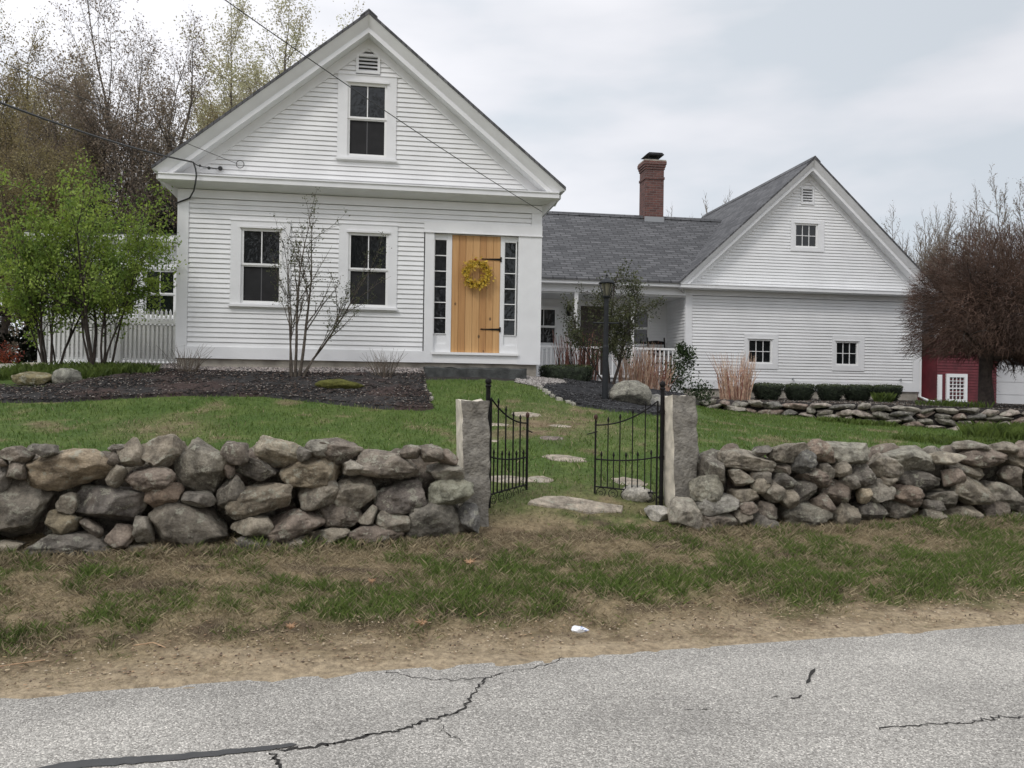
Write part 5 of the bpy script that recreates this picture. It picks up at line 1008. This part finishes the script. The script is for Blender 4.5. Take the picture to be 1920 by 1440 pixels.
# ================================================================== PLANTS
def rotv(d, ang, rg):
    ax = d.orthogonal().normalized(); ax.rotate(Matrix.Rotation(rg.uniform(0, 6.283), 3, d)); r = d.copy(); r.rotate(Matrix.Rotation(ang, 3, ax)); return r.normalized()
class Tree:
    def __init__(s, seed): s.rg = random.Random(seed); s.pl = []; s.tips = []
    def grow(s, p, d, L, r, lvl, cfg):
        rg = s.rg; n = max(3, cfg['seg'][lvl]); P = [p.copy()]; D = d.copy(); dirs = [D.copy()]
        for i in range(n):
            w = cfg['wob'][lvl]; D = (D + Vector((rg.gauss(0, w), rg.gauss(0, w), rg.gauss(0, w))) + Vector((0, 0, cfg['trop'][lvl]))).normalized(); p = p + D * (L / n); P.append(p.copy()); dirs.append(D.copy())
        re = r * cfg['tap'][lvl]; rad = [r + (re - r) * i / n for i in range(n + 1)]; s.pl.append((lvl, P, rad))
        if lvl >= cfg['max']:
            s.tips += P[1:]; return
        nc = cfg['n'][lvl]; nc = rg.randint(nc[0], nc[1])
        for k in range(nc):
            f = cfg['t0'][lvl] + (1 - cfg['t0'][lvl]) * (k + rg.random()) / nc; i = min(n - 1, int(f * n)); q = P[i].lerp(P[i + 1], f * n - i)
            cd_ = rotv(dirs[i + 1], R(rg.gauss(cfg['ang'][lvl], cfg['ang'][lvl] * .25)), rg); l = L * cfg['len'][lvl] * rg.uniform(.65, 1.2) * (1 - cfg.get('apex', .35) * f); s.grow(q, cd_, l, max(cfg['rmin'], rad[i] * cfg['rr'][lvl]), lvl + 1, cfg)
        if cfg.get('cont', True): s.grow(P[-1], dirs[-1], L * cfg['len'][lvl] * .8, re, lvl + 1, cfg)
    def mesh(s, lv, sides=(6, 5, 4, 3, 3, 3)):
        V = []; F = []; o = 0
        for l, P, rad in s.pl:
            if l not in lv: continue
            n = sides[l]; P_ = np.array([q[:] for q in P]); d = np.gradient(P_, axis=0); d /= np.linalg.norm(d, axis=1)[:, None] + 1e-9
            u = np.array([0, 0, 1.]) if abs(d[0, 2]) < .9 else np.array([1., 0, 0]); a = np.cross(d, u); a /= np.linalg.norm(a, axis=1)[:, None] + 1e-9; b = np.cross(a, d)
            t = np.arange(n) * 2 * np.pi / n; ring_ = P_[:, None] + (a[:, None] * np.cos(t)[None, :, None] + b[:, None] * np.sin(t)[None, :, None]) * np.array(rad)[:, None, None]; V.append(ring_.reshape(-1, 3)); k = len(P_)
            i = np.arange(k - 1)[:, None] * n; j = np.arange(n)[None]; F.append(np.stack([i + j, i + (j + 1) % n, i + n + (j + 1) % n, i + n + j], -1).reshape(-1, 4) + o); o += k * n
        return np.concatenate(V), np.concatenate(F)
def leaves(tips, per, spread, size, seed, asp=.55, down=0.):
    rg = np.random.default_rng(seed); T = np.array([t[:] for t in tips]); T = np.repeat(T, per, 0); n = len(T); C = T + rg.normal(0, spread, (n, 3))
    a = rg.normal(size=(n, 3)); a[:, 2] -= down; a /= np.linalg.norm(a, axis=1)[:, None]; b = np.cross(a, rg.normal(size=(n, 3))); b /= np.linalg.norm(b, axis=1)[:, None] + 1e-9; s = (size * rg.uniform(.55, 1.25, n))[:, None]
    V = np.stack([C, C + a * s * .5 + b * s * asp * .5, C + a * s, C + a * s * .5 - b * s * asp * .5], 1).reshape(-1, 3); F = np.arange(n * 4).reshape(n, 4); return V, F
def tree(name, base, seed, stems, cfg, bark, leaf, lf, label, cat='tree', group=None, woodlv=(0, 1), twig='twig', scale=1., leafname='crown'):
    """stems: list of (dx,dy,dir,L,r)"""
    T = Tree(seed)
    for dx, dy, d, L_, r in stems: T.grow(Vector((dx, dy, -.05)), Vector(d).normalized(), L_, r, 0, cfg)
    e_ = empty(name, base, 0, label, cat, group); lv = sorted(set(l for l, _, _ in T.pl))
    V, F = T.mesh([l for l in lv if l in woodlv]); link('trunk', npmesh('trunk', V, F, bark, True), e_)
    hi = [l for l in lv if l not in woodlv]; VV = []; FF = []; MI = []; o = 0
    if hi: V, F = T.mesh(hi); VV.append(V); FF.append(F); MI.append(np.zeros(len(F))); o = len(V)
    if lf:
        per, spread, size, frac = lf[:4]; tp = [t for t in T.tips if T.rg.random() < frac]; V, F = leaves(tp, per, spread, size, seed, *(lf[4:])); VV.append(V); FF.append(F + o); MI.append(np.ones(len(F)))
    if VV: link(leafname, npmesh(leafname, np.concatenate(VV), np.concatenate(FF), [twig, leaf or twig], False, mi=np.concatenate(MI)), e_)
    return e_
def fit(e_, H):
    zs = [v.co.z for c in e_.children for v in c.data.vertices]; k = H / np.percentile(np.array(zs), 99.8); e_.scale = (k, k, k); e_['_h'] = float(H); return e_
def dup(root, loc, rz, label, sc=1., group=None):
    r = root.copy(); COL.objects.link(r); r.location = loc; r.rotation_euler = (0, 0, rz); r.scale = (sc, sc, sc) if not hasattr(sc, '__len__') else sc; r['label'] = label
    if group: r['group'] = group
    for ch in list(root.children):
        c = ch.copy(); COL.objects.link(c); c.parent = r
    return r
def hdup(root, x, y, z, rz, label, H, group=None):
    k = H / root['_h'] * root.scale[0]; r = dup(root, (x, y, z), rz, label, k, group); r['_h'] = H; return r
def multi(n, rad, tilt, L, r, seed, lo=.8):
    rg = random.Random(seed); o = []
    for k in range(n):
        a = 6.283 * k / n + rg.uniform(-.5, .5); q = rad * rg.uniform(.4, 1); tl = tilt * rg.uniform(.3, 1.2); o.append((q * math.cos(a), q * math.sin(a), (math.sin(tl) * math.cos(a), math.sin(tl) * math.sin(a), math.cos(tl)), L * rg.uniform(lo, 1.1), r * rg.uniform(.6, 1.1)))
    return o
# green leafing shrub clumps at the left
cfg = dict(max=3, seg=(10, 6, 5, 3), wob=(.07, .10, .14, .2), trop=(.02, .03, .03, .02), tap=(.35, .35, .4, .5), n=((9, 11), (5, 6), (3, 4), (0, 0)), t0=(.34, .2, .15, 0), ang=(46, 44, 45, 40), len=(.42, .5, .45, .4), rr=(.5, .6, .6, .6), rmin=.0025, apex=.2)
tree('leafing_shrub_tree', (-6.85, 14.15, gz(-6.85, 14.15)), 3, multi(9, .20, .24, 2.25, .034, 4), cfg, 'barkdark', 'leafgreen', (3, .055, .060, .72, .6), 'tall multi stemmed shrub tree in fresh light green leaf beside the picket fence', 'tree', 'leafing shrub trees at the left', (0, 1), 'barkdark').scale = (.86, .86, 1)
tree('leafing_shrub_tree', (-7.75, 14.35, gz(-7.75, 14.35)), 9, multi(8, .22, .26, 2.05, .028, 12), cfg, 'barkdark', 'leafgreen', (3, .055, .060, .72, .6), 'leafing green shrub tree with slender stems, furthest left of the two', 'tree', 'leafing shrub trees at the left', (0, 1), 'barkdark').scale = (.86, .86, 1)
# young bare tree in front of the facade
cfgy = dict(max=2, seg=(9, 6, 3), wob=(.05, .08, .15), trop=(.03, .05, .05), tap=(.3, .35, .5), n=((6, 8), (5, 7), (0, 0)), t0=(.35, .25, 0), ang=(26, 34, 35), len=(.42, .28, .3), rr=(.55, .6, .6), rmin=.0028, apex=.3)
tree('young_tree', (-3.62, 14.05, gz(-3.62, 14.05)), 21, [(0, 0, (-.10, 0, 1), 2.0, .020), (.05, 0, (.04, 0, 1), 2.3, .028), (.1, 0, (.20, -.05, 1), 2.2, .030), (.12, .03, (.36, 0, 1), 2.0, .024), (-.03, .03, (.0, .1, 1), 1.9, .02), (.14, 0, (.55, 0, 1), 1.5, .015)], cfgy, 'bark', 'leafolive', (8, .03, .034, .34), 'young multi stemmed tree, almost bare, between the two lower windows', 'tree', None, (0, 1), 'bark')
# small-leaved shrub tree behind the lamp post
cfgs = dict(max=3, seg=(8, 6, 4, 3), wob=(.08, .12, .15, .2), trop=(.02, .02, .02, .02), tap=(.4, .35, .4, .5), n=((6, 8), (5, 6), (3, 4), (0, 0)), t0=(.3, .25, .2, 0), ang=(38, 42, 45, 40), len=(.48, .5, .45, .4), rr=(.6, .6, .6, .6), rmin=.003, apex=.25)
tree('shrub_tree', (1.86, 16.3, gz(1.86, 16.3)), 31, [(0, 0, (-.25, 0, 1), 1.5, .035), (.05, 0, (.25, 0, 1), 1.5, .035), (0, .05, (.02, .1, 1), 1.6, .03), (.03, 0, (.45, 0, 1), 1.2, .02), (-.03, 0, (-.5, 0, 1), 1.25, .02)], cfgs, 'barkdark', 'leafolive', (3, .05, .050, .7), 'twiggy shrub tree with small olive leaves behind the lamp post', 'tree', None, (0, 1), 'barkdark')
# woodland at the left and behind
BG = dict(max=4, seg=(8, 7, 5, 4, 3), wob=(.04, .07, .10, .14, .18), trop=(.03, .07, .06, .05, .03), tap=(.35, .3, .35, .4, .5), n=((11, 13), (6, 8), (4, 5), (3, 4), (0, 0)), t0=(.20, .12, .12, .12, 0), ang=(40, 36, 38, 40, 40), len=(.50, .52, .52, .48, .4), rr=(.5, .5, .55, .6, .6), rmin=.007, apex=.4)
def bgtree(x, y, seed, H, stems, leaf, lf, label, cfg=BG, r=.16, tilt=.16, group='trees behind the farmhouse', twig='twig', name='tree', bark='bark'):
    return tree(name, (x, y, 1.6), seed, multi(stems, .25 * (stems > 1), tilt if stems > 1 else .03, H * .62, r, seed + 1, .85), cfg, bark, leaf, lf, label, 'tree', group, (0, 1, 2), twig)
t1 = fit(bgtree(-12.9, 30, 41, 14.0, 4, 'leafbrown', (2, .14, .075, .8), 'tall multi stemmed tree with brown buds rising left of the gable roof', tilt=.26), 14.2)
t2 = fit(bgtree(-17.4, 33, 47, 13.0, 3, 'leafyb', (3, .18, .09, .9), 'broad olive brown budding tree between the far left edge and the tall one'), 13.6)
t3 = fit(bgtree(-12.8, 45, 53, 22.0, 2, 'leafpale', (5, .24, .13, .9), 'tall pale yellow green budding tree directly behind the left roof slope', r=.2), 21.0)
hdup(t2, -21.2, 35, 1.6, 2.0, 'yellow green budding tree cut by the left edge of the photo', 14.6)
hdup(t2, -14.6, 27, 1.6, 1.3, 'olive budding tree directly behind the green shrub clumps', 8.6)
hdup(t2, -13.2, 34, 1.6, 4.0, 'olive budding tree filling in behind the brown tall one', 11.5)
hdup(t2, -17.2, 27, 1.6, 3.3, 'olive budded tree low at the far left behind the shrubs', 8.5)
hdup(t3, -9.8, 52, 1.6, 1.0, 'pale budding tree peeking over the roof just left of the ridge', 21.8)
hdup(t3, -15.2, 50, 1.6, 2.5, 'slender pale tree behind the gap between the tall tree and the roof', 20.0)
hdup(t1, -16.2, 31, 1.6, 2.2, 'brown budding tree with a rounded top second from the left edge', 12.4)
# dark undergrowth and evergreens behind
def bushmass(name, pts, n, size, leaf, seed, label, cat, kind=None):
    rg = np.random.default_rng(seed); T = []
    for x, y, z, rx, ry, rz in pts:
        d = rg.normal(size=(n, 3)); d /= np.linalg.norm(d, axis=1)[:, None]; rr = rg.random(n)[:, None] ** .5; q = np.array([x, y, z]) + d * rr * np.array([rx, ry, rz]) * (.75 + .5 * vn(d[:, 0] * 3, d[:, 1] * 3, d[:, 2] * 3, seed))[:, None]; T.append(q)
    T = np.concatenate(T); T = T[T[:, 2] > 0]; V, F = leaves([Vector(t) for t in T], 1, .02, size, seed); return V, F
def bushobj(name, base, pts, n, size, leaf, seed, label, cat, kind=None, stem=True):
    V, F = bushmass(name, pts, n, size, leaf, seed, label, cat); e_ = empty(name, base, 0, label, cat) if not kind else None
    if kind: return tag(link(name, npmesh(name, V + np.array(base), F, leaf), None), label, cat, kind=kind)
    link('foliage', npmesh('foliage', V, F, leaf), e_)
    if stem: MB().tube([(0, 0, -.1), (0, 0, max(p[2] for p in pts))], [.09, .02], 6).build('trunk', 'barkdark', e_)
    return e_
for x, y, h, sd, lb in ((-13.6, 27.5, 5.2, 1, 'dark evergreen between the shrub clumps and the house corner'), (-15.4, 29, 4.6, 2, 'dark evergreen behind the middle of the green shrub clumps'), (-18, 28, 4.2, 3, 'dark evergreen low behind the left shrub clump'), (-11.7, 29, 5.6, 4, 'dark evergreen close behind the left house corner')):
    bushobj('evergreen_tree', (x, y, 1.7), [(0, 0, h * (.12 + .16 * k), 1.6 * (1 - k * .14), 1.6 * (1 - k * .14), h * .16) for k in range(6)], 1500, .20, 'leafever', 60 + sd, lb, 'tree')
bushobj('undergrowth', (0, 0, 1.7), [(-24 + k * 1.7, 38 + (k % 3), 1.2, 1.8, 1.5, 1.6 + .5 * (k % 2)) for k in range(14)], 1700, .15, 'leafbrown', 71, 'brown leafless brush along the wood edge at the left', 'undergrowth', 'stuff')
bushobj('undergrowth', (0, 0, 1.7), [(-26 + k * 1.6, 40 + (k % 2), 1.6, 1.7, 1.5, 2.4) for k in range(13)], 1100, .22, 'leafever', 72, 'dark green understorey inside the wood at the left', 'undergrowth', 'stuff')
bushobj('red_shrub', (-9.3, 15.6, 1.85), [(0, 0, .2, .3, .3, .25)], 500, .05, 'leafred', 73, 'small red leaved shrub at the far left edge', 'shrub', stem=False)
# far bare trees at the right
FR = dict(max=3, seg=(7, 6, 4, 3), wob=(.03, .05, .08, .12), trop=(.05, .09, .10, .06), tap=(.35, .3, .35, .5), n=((15, 18), (9, 11), (6, 7), (0, 0)), t0=(.12, .12, .12, 0), ang=(34, 30, 30, 30), len=(.5, .45, .42, .4), rr=(.45, .5, .6, .6), rmin=.013, apex=.4)
r1 = fit(tree('bare_tree', (24.9, 50, 1.2), 81, multi(3, .3, .15, 7.4, .15, 82), FR, 'stalkgrey', None, None, 'bare tree with upright branches right behind the barn wing roof slope', 'tree', 'bare trees behind the barn wing', (0, 1), 'stalkgrey'), 10.6)
r2 = fit(tree('bare_tree', (28.3, 48, 1.2), 91, multi(3, .3, .2, 8.6, .15, 92), FR, 'stalkgrey', 'leafbrown', (1, .06, .09, .6), 'taller bare tree with a haze of buds at the right edge of the sky', 'tree', 'bare trees behind the barn wing', (0, 1), 'stalkgrey'), 12.2)
for tr_, x, y, rz, h, lb in [(r1, 26.4, 50, 1.2, 11.4, 'bare tree standing between the two taller ones above the maroon crown'), (r2, 23.4, 50, 2.2, 9.0, 'low bare tree where the barn wing rake meets the treeline'), (r2, 30.6, 50, 4.0, 13.5, 'bare budding tree cut off by the right edge of the photo'), (r1, 11.7, 50, 3.0, 11.7, 'small bare treetop showing above the porch roof left of the barn roof'), (r1, 9.7, 52, 5.0, 11.2, 'tiny bare treetop just right of the brick chimney'), (r1, 24.6, 54, 5.6, 10.2, 'faint bare treetop lowest along the barn wing rake'), (r2, 27.4, 53, 5.2, 12.0, 'bare budding tree behind the middle of the maroon crown'), (r1, 24.0, 52, 4.4, 10.0, 'twiggy bare tree just above the lower end of the barn wing rake'), (r2, 26.4, 56, .7, 12.4, 'grey bare tree farthest back behind the maroon crown')]:
    hdup(tr_, x, y, 1.2, rz, lb, h)
# trees across the road, behind the viewer: seen only as reflections in the panes
for x, y, rz, h in [(-13, -21, 0, 14), (-6, -20, 2.6, 15), (1.5, -21, 1, 20), (8, -20, 4, 16), (16, -22, 5, 15)]:
    hdup(t1, x, y, .5, rz, 'budding tree across the road, mirrored in the window panes', h, 'trees across the road')
# maroon weeping tree at the right
mt = empty('weeping_tree', (10.45, 18.8, gz(10.45, 18.8)), 0, 'dense dome shaped maroon tree with a short dark trunk at the right edge', 'tree'); T = Tree(101); rg = T.rg
cw = dict(max=4, seg=(5, 7, 6, 5, 4), wob=(.05, .12, .14, .16, .2), trop=(0, .0, -.03, -.06, -.06), tap=(.8, .35, .35, .4, .5), n=((0, 0), (11, 13), (11, 13), (9, 10), (0, 0)), t0=(0, .12, .08, .05, 0), ang=(0, 38, 40, 45, 30), len=(.5, .5, .48, .45, .4), rr=(.6, .5, .5, .55, .6), rmin=.0032, apex=.25, cont=False)
T.pl.append((0, [Vector((0, 0, -.1)), Vector((0, 0, .15)), Vector((-.03, 0, .7)), Vector((0, 0, 1.25))], [.24, .17, .135, .15]))
for k in range(15):
    a = 6.283 * k / 15 * 1.618 * 3; e2 = rg.uniform(.2, 1.25) if k % 3 else rg.uniform(-.0, .35)
    T.grow(Vector((0, 0, 1.15 + rg.uniform(-.1, .15))), Vector((math.cos(a) * math.cos(e2) + .3, math.sin(a) * math.cos(e2), math.sin(e2))), 1.75 if e2 > .3 else 1.6, .07, 1, cw)
V, F = T.mesh((0, 1, 2), (8, 7, 5, 3, 3)); link('trunk', npmesh('trunk', V, F, 'barkdark', True), mt)
V, F = T.mesh((3, 4))
rn = np.random.default_rng(9); n = 46000; d = rn.normal(size=(n, 3)); d /= np.linalg.norm(d, axis=1)[:, None]; rr = rn.random(n) ** .42
lump = .78 + .40 * fbm(d[:, 0] * 2.2, d[:, 1] * 2.2, d[:, 2] * 2.2, 44, 3); c0 = np.array([.72, 0, 2.05]); P0 = c0 + d * (rr * lump)[:, None] * np.array([2.5, 2.3, 1.95]); kp = (P0[:, 2] > 1.02 + .30 * fbm(P0[:, 0] * 2, P0[:, 1] * 2, 0, 45)) & (np.hypot(P0[:, 0], P0[:, 1]) + (P0[:, 2] > 1.55) > .45); P0, d = P0[kp], d[kp]; n = len(P0)
dr = d + rn.normal(0, .45, (n, 3)); dr[:, 2] -= .12; dr /= np.linalg.norm(dr, axis=1)[:, None]; Lt = rn.uniform(.10, .30, n)[:, None]; P1 = P0 + dr * Lt * .5; d2 = dr + rn.normal(0, .35, (n, 3)); P2 = P1 + d2 * Lt * .5
a_ = np.cross(dr, rn.normal(size=(n, 3))); a_ /= np.linalg.norm(a_, axis=1)[:, None]; b_ = np.cross(a_, dr); rw_ = .0046
Vt = np.stack([P0 + a_ * rw_, P0 - a_ * rw_ * .5 + b_ * rw_ * .87, P0 - a_ * rw_ * .5 - b_ * rw_ * .87, P1 + a_ * rw_ * .7, P1 - a_ * rw_ * .35 + b_ * rw_ * .6, P1 - a_ * rw_ * .35 - b_ * rw_ * .6, P2 + a_ * rw_ * .25, P2 + b_ * rw_ * .25, P2 - a_ * rw_ * .25], 1).reshape(-1, 3)
Ft = (np.arange(n)[:, None, None] * 9 + np.array([(0,1,4,3),(1,2,5,4),(2,0,3,5),(3,4,7,6),(4,5,8,7),(5,3,6,8)])).reshape(-1, 4); F = np.concatenate([F, Ft + len(V)]); V = np.concatenate([V, Vt]); T.tips = [Vector(p) for p in P2[::3]]
tp = [t for t in T.tips if rg.random() < .9]; V2, F2 = leaves(tp, 1, .03, .05, 5, .22); link('crown', npmesh('crown', np.concatenate([V, V2]), np.concatenate([F, F2 + len(V)]), 'maroon', False), mt)
print('maroon', len(F), len(F2))
# stalks (dry perennial clumps)
def stalks(name, x, y, n, rad, h, mats, seed, label, cat='dry plant', lean=.18, thick=.006, group=None, z=None):
    rg = random.Random(seed); m = MB(); z = gz(x, y) if z is None else z
    for k in range(n):
        a = rg.uniform(0, 6.283); q = rad * math.sqrt(rg.random()); bx, by = q * math.cos(a), q * math.sin(a) * .7; hh = h * rg.uniform(.45, 1.05); l = lean * rg.uniform(.1, 1.3); m.cur = 0 if rg.random() < .72 else 1
        px_, py_ = bx + math.cos(a) * l * hh * .5 + rg.gauss(0, .03), by + math.sin(a) * l * hh * .5; qx, qy = bx + math.cos(a) * l * hh + rg.gauss(0, .06), by + math.sin(a) * l * hh
        m.tube([(bx, by, -.05), (px_, py_, hh * .55), (qx, qy, hh)], [thick, thick * .8, thick * .35], 4, False)
        if rg.random() < .35: t = rg.uniform(.5, .9); m.tube([(px_, py_, hh * .55), (px_ + rg.uniform(-.12, .12), py_, hh * (.55 + .35 * t))], [thick * .6, thick * .2], 3, False)
    o = m.build(name, mats, None, (0, 0, 0)); o.location = (x, y, z); return tag(o, label, cat, group)
stalks('dry_grass_clump', 5.42, 20.7, 230, .36, 1.15, ['tan', 'redstem'], 1, 'tall clump of dry tan stalks against the left part of the barn wing', lean=.22)
stalks('dry_stalks', 1.35, 17.3, 150, .40, 1.05, ['redstem', 'barkdark'], 2, 'reddish dry stalks behind the long clipped hedge', lean=.12)
stalks('dry_stalks', 2.5, 17.1, 170, .36, .92, ['tan', 'redstem'], 3, 'tan and red dry stalks between the lamp post and the porch railing', lean=.22)
stalks('dry_stalks', 2.9, 17.3, 90, .28, .75, ['redstem', 'tan'], 4, 'lower red brown stalks just right of the boulder by the railing', lean=.3)
stalks('bare_shrub', -5.40, 14.15, 60, .10, .50, ['stalkgrey', 'bark'], 5, 'small bare shrub at the left corner of the house foundation', 'shrub', .75, .004, z=gz(-5.4, 14.15)); stalks('bare_shrub', -2.14, 14.25, 60, .10, .50, ['stalkgrey', 'bark'], 6, 'small bare shrub at the foundation left of the cedar door', 'shrub', .75, .004)
# hedges: clipped boxwood built of small leaves around a dark core
def hedge(x, y, w, d, h, seed, label, group, base=None, taper=.8, rz=0.):
    rg = np.random.default_rng(seed); z = gz(x, y) if base is None else base; n = int(5200 * (w * h + w * d)); e_ = empty('boxwood', (x, y, z), rz, label, 'shrub', group)
    def surf(k, shr, jit):
        u, v = rg.uniform(-1, 1, k), rg.uniform(-1, 1, k); face = rg.integers(0, 6, k); P = np.stack([u, v, np.ones(k)], 1); P[:, 2] *= np.where(rg.random(k) < .5, 1, -1); ax = rg.integers(0, 3, k)
        Q = np.where((ax == 0)[:, None], P[:, [2, 0, 1]], np.where((ax == 1)[:, None], P[:, [0, 2, 1]], P)); r = ((np.abs(Q) ** 5).sum(1) ** (-1 / 5))[:, None]; Q = Q * r * shr
        Q = Q * (1 + (vn(Q[:, 0] * 3 * w + seed, Q[:, 1] * 3, Q[:, 2] * 3, seed) - .5) * .10)[:, None] * (1 + rg.normal(0, jit, k))[:, None]
        tp = taper + (1 - taper) * (Q[:, 2] + 1) / 2; return np.stack([Q[:, 0] * w / 2 * tp, Q[:, 1] * d / 2 * tp, (Q[:, 2] + 1) * h / 2], 1)
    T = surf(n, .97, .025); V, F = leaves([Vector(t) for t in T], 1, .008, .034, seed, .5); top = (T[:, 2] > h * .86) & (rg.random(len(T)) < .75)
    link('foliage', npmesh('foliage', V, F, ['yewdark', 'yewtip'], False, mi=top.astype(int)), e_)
    P, F = ICO3; r = ((np.abs(P) ** 5).sum(1) ** (-.2))[:, None]; Q = P * r * .9; tp = taper + (1 - taper) * (Q[:, 2] + 1) / 2; link('core', npmesh('core', np.stack([Q[:, 0] * w / 2 * tp, Q[:, 1] * d / 2 * tp, (Q[:, 2] + 1) * h / 2 - .0], 1), F, 'yewdark', True), e_)
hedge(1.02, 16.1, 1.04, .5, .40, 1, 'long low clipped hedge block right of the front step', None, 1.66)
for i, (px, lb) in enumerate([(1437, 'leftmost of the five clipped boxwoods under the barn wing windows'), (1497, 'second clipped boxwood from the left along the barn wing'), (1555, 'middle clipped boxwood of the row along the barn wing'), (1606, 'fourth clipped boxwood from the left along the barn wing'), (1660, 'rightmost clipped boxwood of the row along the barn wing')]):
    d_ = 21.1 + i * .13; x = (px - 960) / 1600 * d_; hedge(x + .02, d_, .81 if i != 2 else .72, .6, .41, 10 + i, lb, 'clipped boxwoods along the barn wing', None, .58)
# leafy evergreen shrub near the porch corner
bushobj('leafy_shrub', (3.52, 17.6, gz(3.52, 17.6)), [(0, 0, .35, .38, .3, .4), (-.1, 0, .75, .28, .25, .35), (.12, 0, .95, .16, .16, .28), (.42, 0, .25, .25, .2, .25), (-.28, 0, .45, .22, .2, .4), (-.02, 0, 1.12, .12, .1, .16)], 420, .06, 'leafrhod', 74, 'upright leafy green shrub at the porch end beside the barn wing corner', 'shrub', stem=False)
# lilies and ground cover
def blades(name, pts, h, w, mat_, seed, label, cat='ground cover'):
    rg = np.random.default_rng(seed); P = np.array(pts); n = len(P); an = rg.uniform(0, 6.283, n); la = rg.uniform(0, 6.283, n); hh = h * rg.uniform(.5, 1.15, n); ln = hh * rg.uniform(.1, .8, n); dx, dy = np.cos(an) * w, np.sin(an) * w; z = ground(P[:, 0], P[:, 1])
    V = np.stack([np.c_[P[:, 0] - dx, P[:, 1] - dy, z], np.c_[P[:, 0] + dx, P[:, 1] + dy, z], np.c_[P[:, 0] + dx + np.cos(la) * ln * .4, P[:, 1] + dy + np.sin(la) * ln * .4, z + hh * .7], np.c_[P[:, 0] + np.cos(la) * ln, P[:, 1] + np.sin(la) * ln, z + hh]], 1).reshape(-1, 3); F = (np.arange(n)[:, None, None] * 4 + np.array([(0, 1, 2), (0, 2, 3)])).reshape(-1, 3)
    return tag(link(name, npmesh(name, V, F, mat_)), label, cat, kind='stuff')
rg = np.random.default_rng(5)
def blob(cx, cy, rx, ry, n): a = rg.uniform(0, 6.283, n); r = np.sqrt(rg.random(n)); return list(zip(cx + rx * r * np.cos(a), cy + ry * r * np.sin(a)))
blades('lily_leaves', blob(-7.2, 13.75, .9, .45, 1500) + blob(-6.3, 14.0, .5, .25, 600) + blob(-8.5, 13.6, .8, .6, 1200), .17, .009, 'leaflily', 1, 'fresh green lily leaves under the left shrub trees')
blades('lily_leaves', blob(9.0, 14.9, 1.1, .7, 1400) + blob(9.7, 15.5, .8, .5, 1500), .27, .011, 'leaflily', 2, 'clumps of green lily leaves at the right edge of the lawn')
blades('lily_leaves', blob(9.0, 17.9, .55, .15, 150) + blob(9.7, 17.8, .3, .12, 60), .17, .010, 'leaflily', 3, 'green sprouting leaves on the bed above the low wall by the maroon tree')
blades('ground_cover', blob(7.0, 16.6, .55, .12, 500) + blob(7.75, 13.8, 1.6, .6, 1600) + blob(6.4, 16.9, .4, .1, 250), .11, .014, 'leaflily', 4, 'low yellow green ground cover in front of the low stone wall')
blades('sprout_clump', blob(9.15, 21.0, .22, .15, 260), .24, .014, 'leaflily', 5, 'small bright green sprouting clump in front of the boxwood row', 'plant')
for x, y in ((11.45, 17.6), (11.6, 17.6)):
    pass
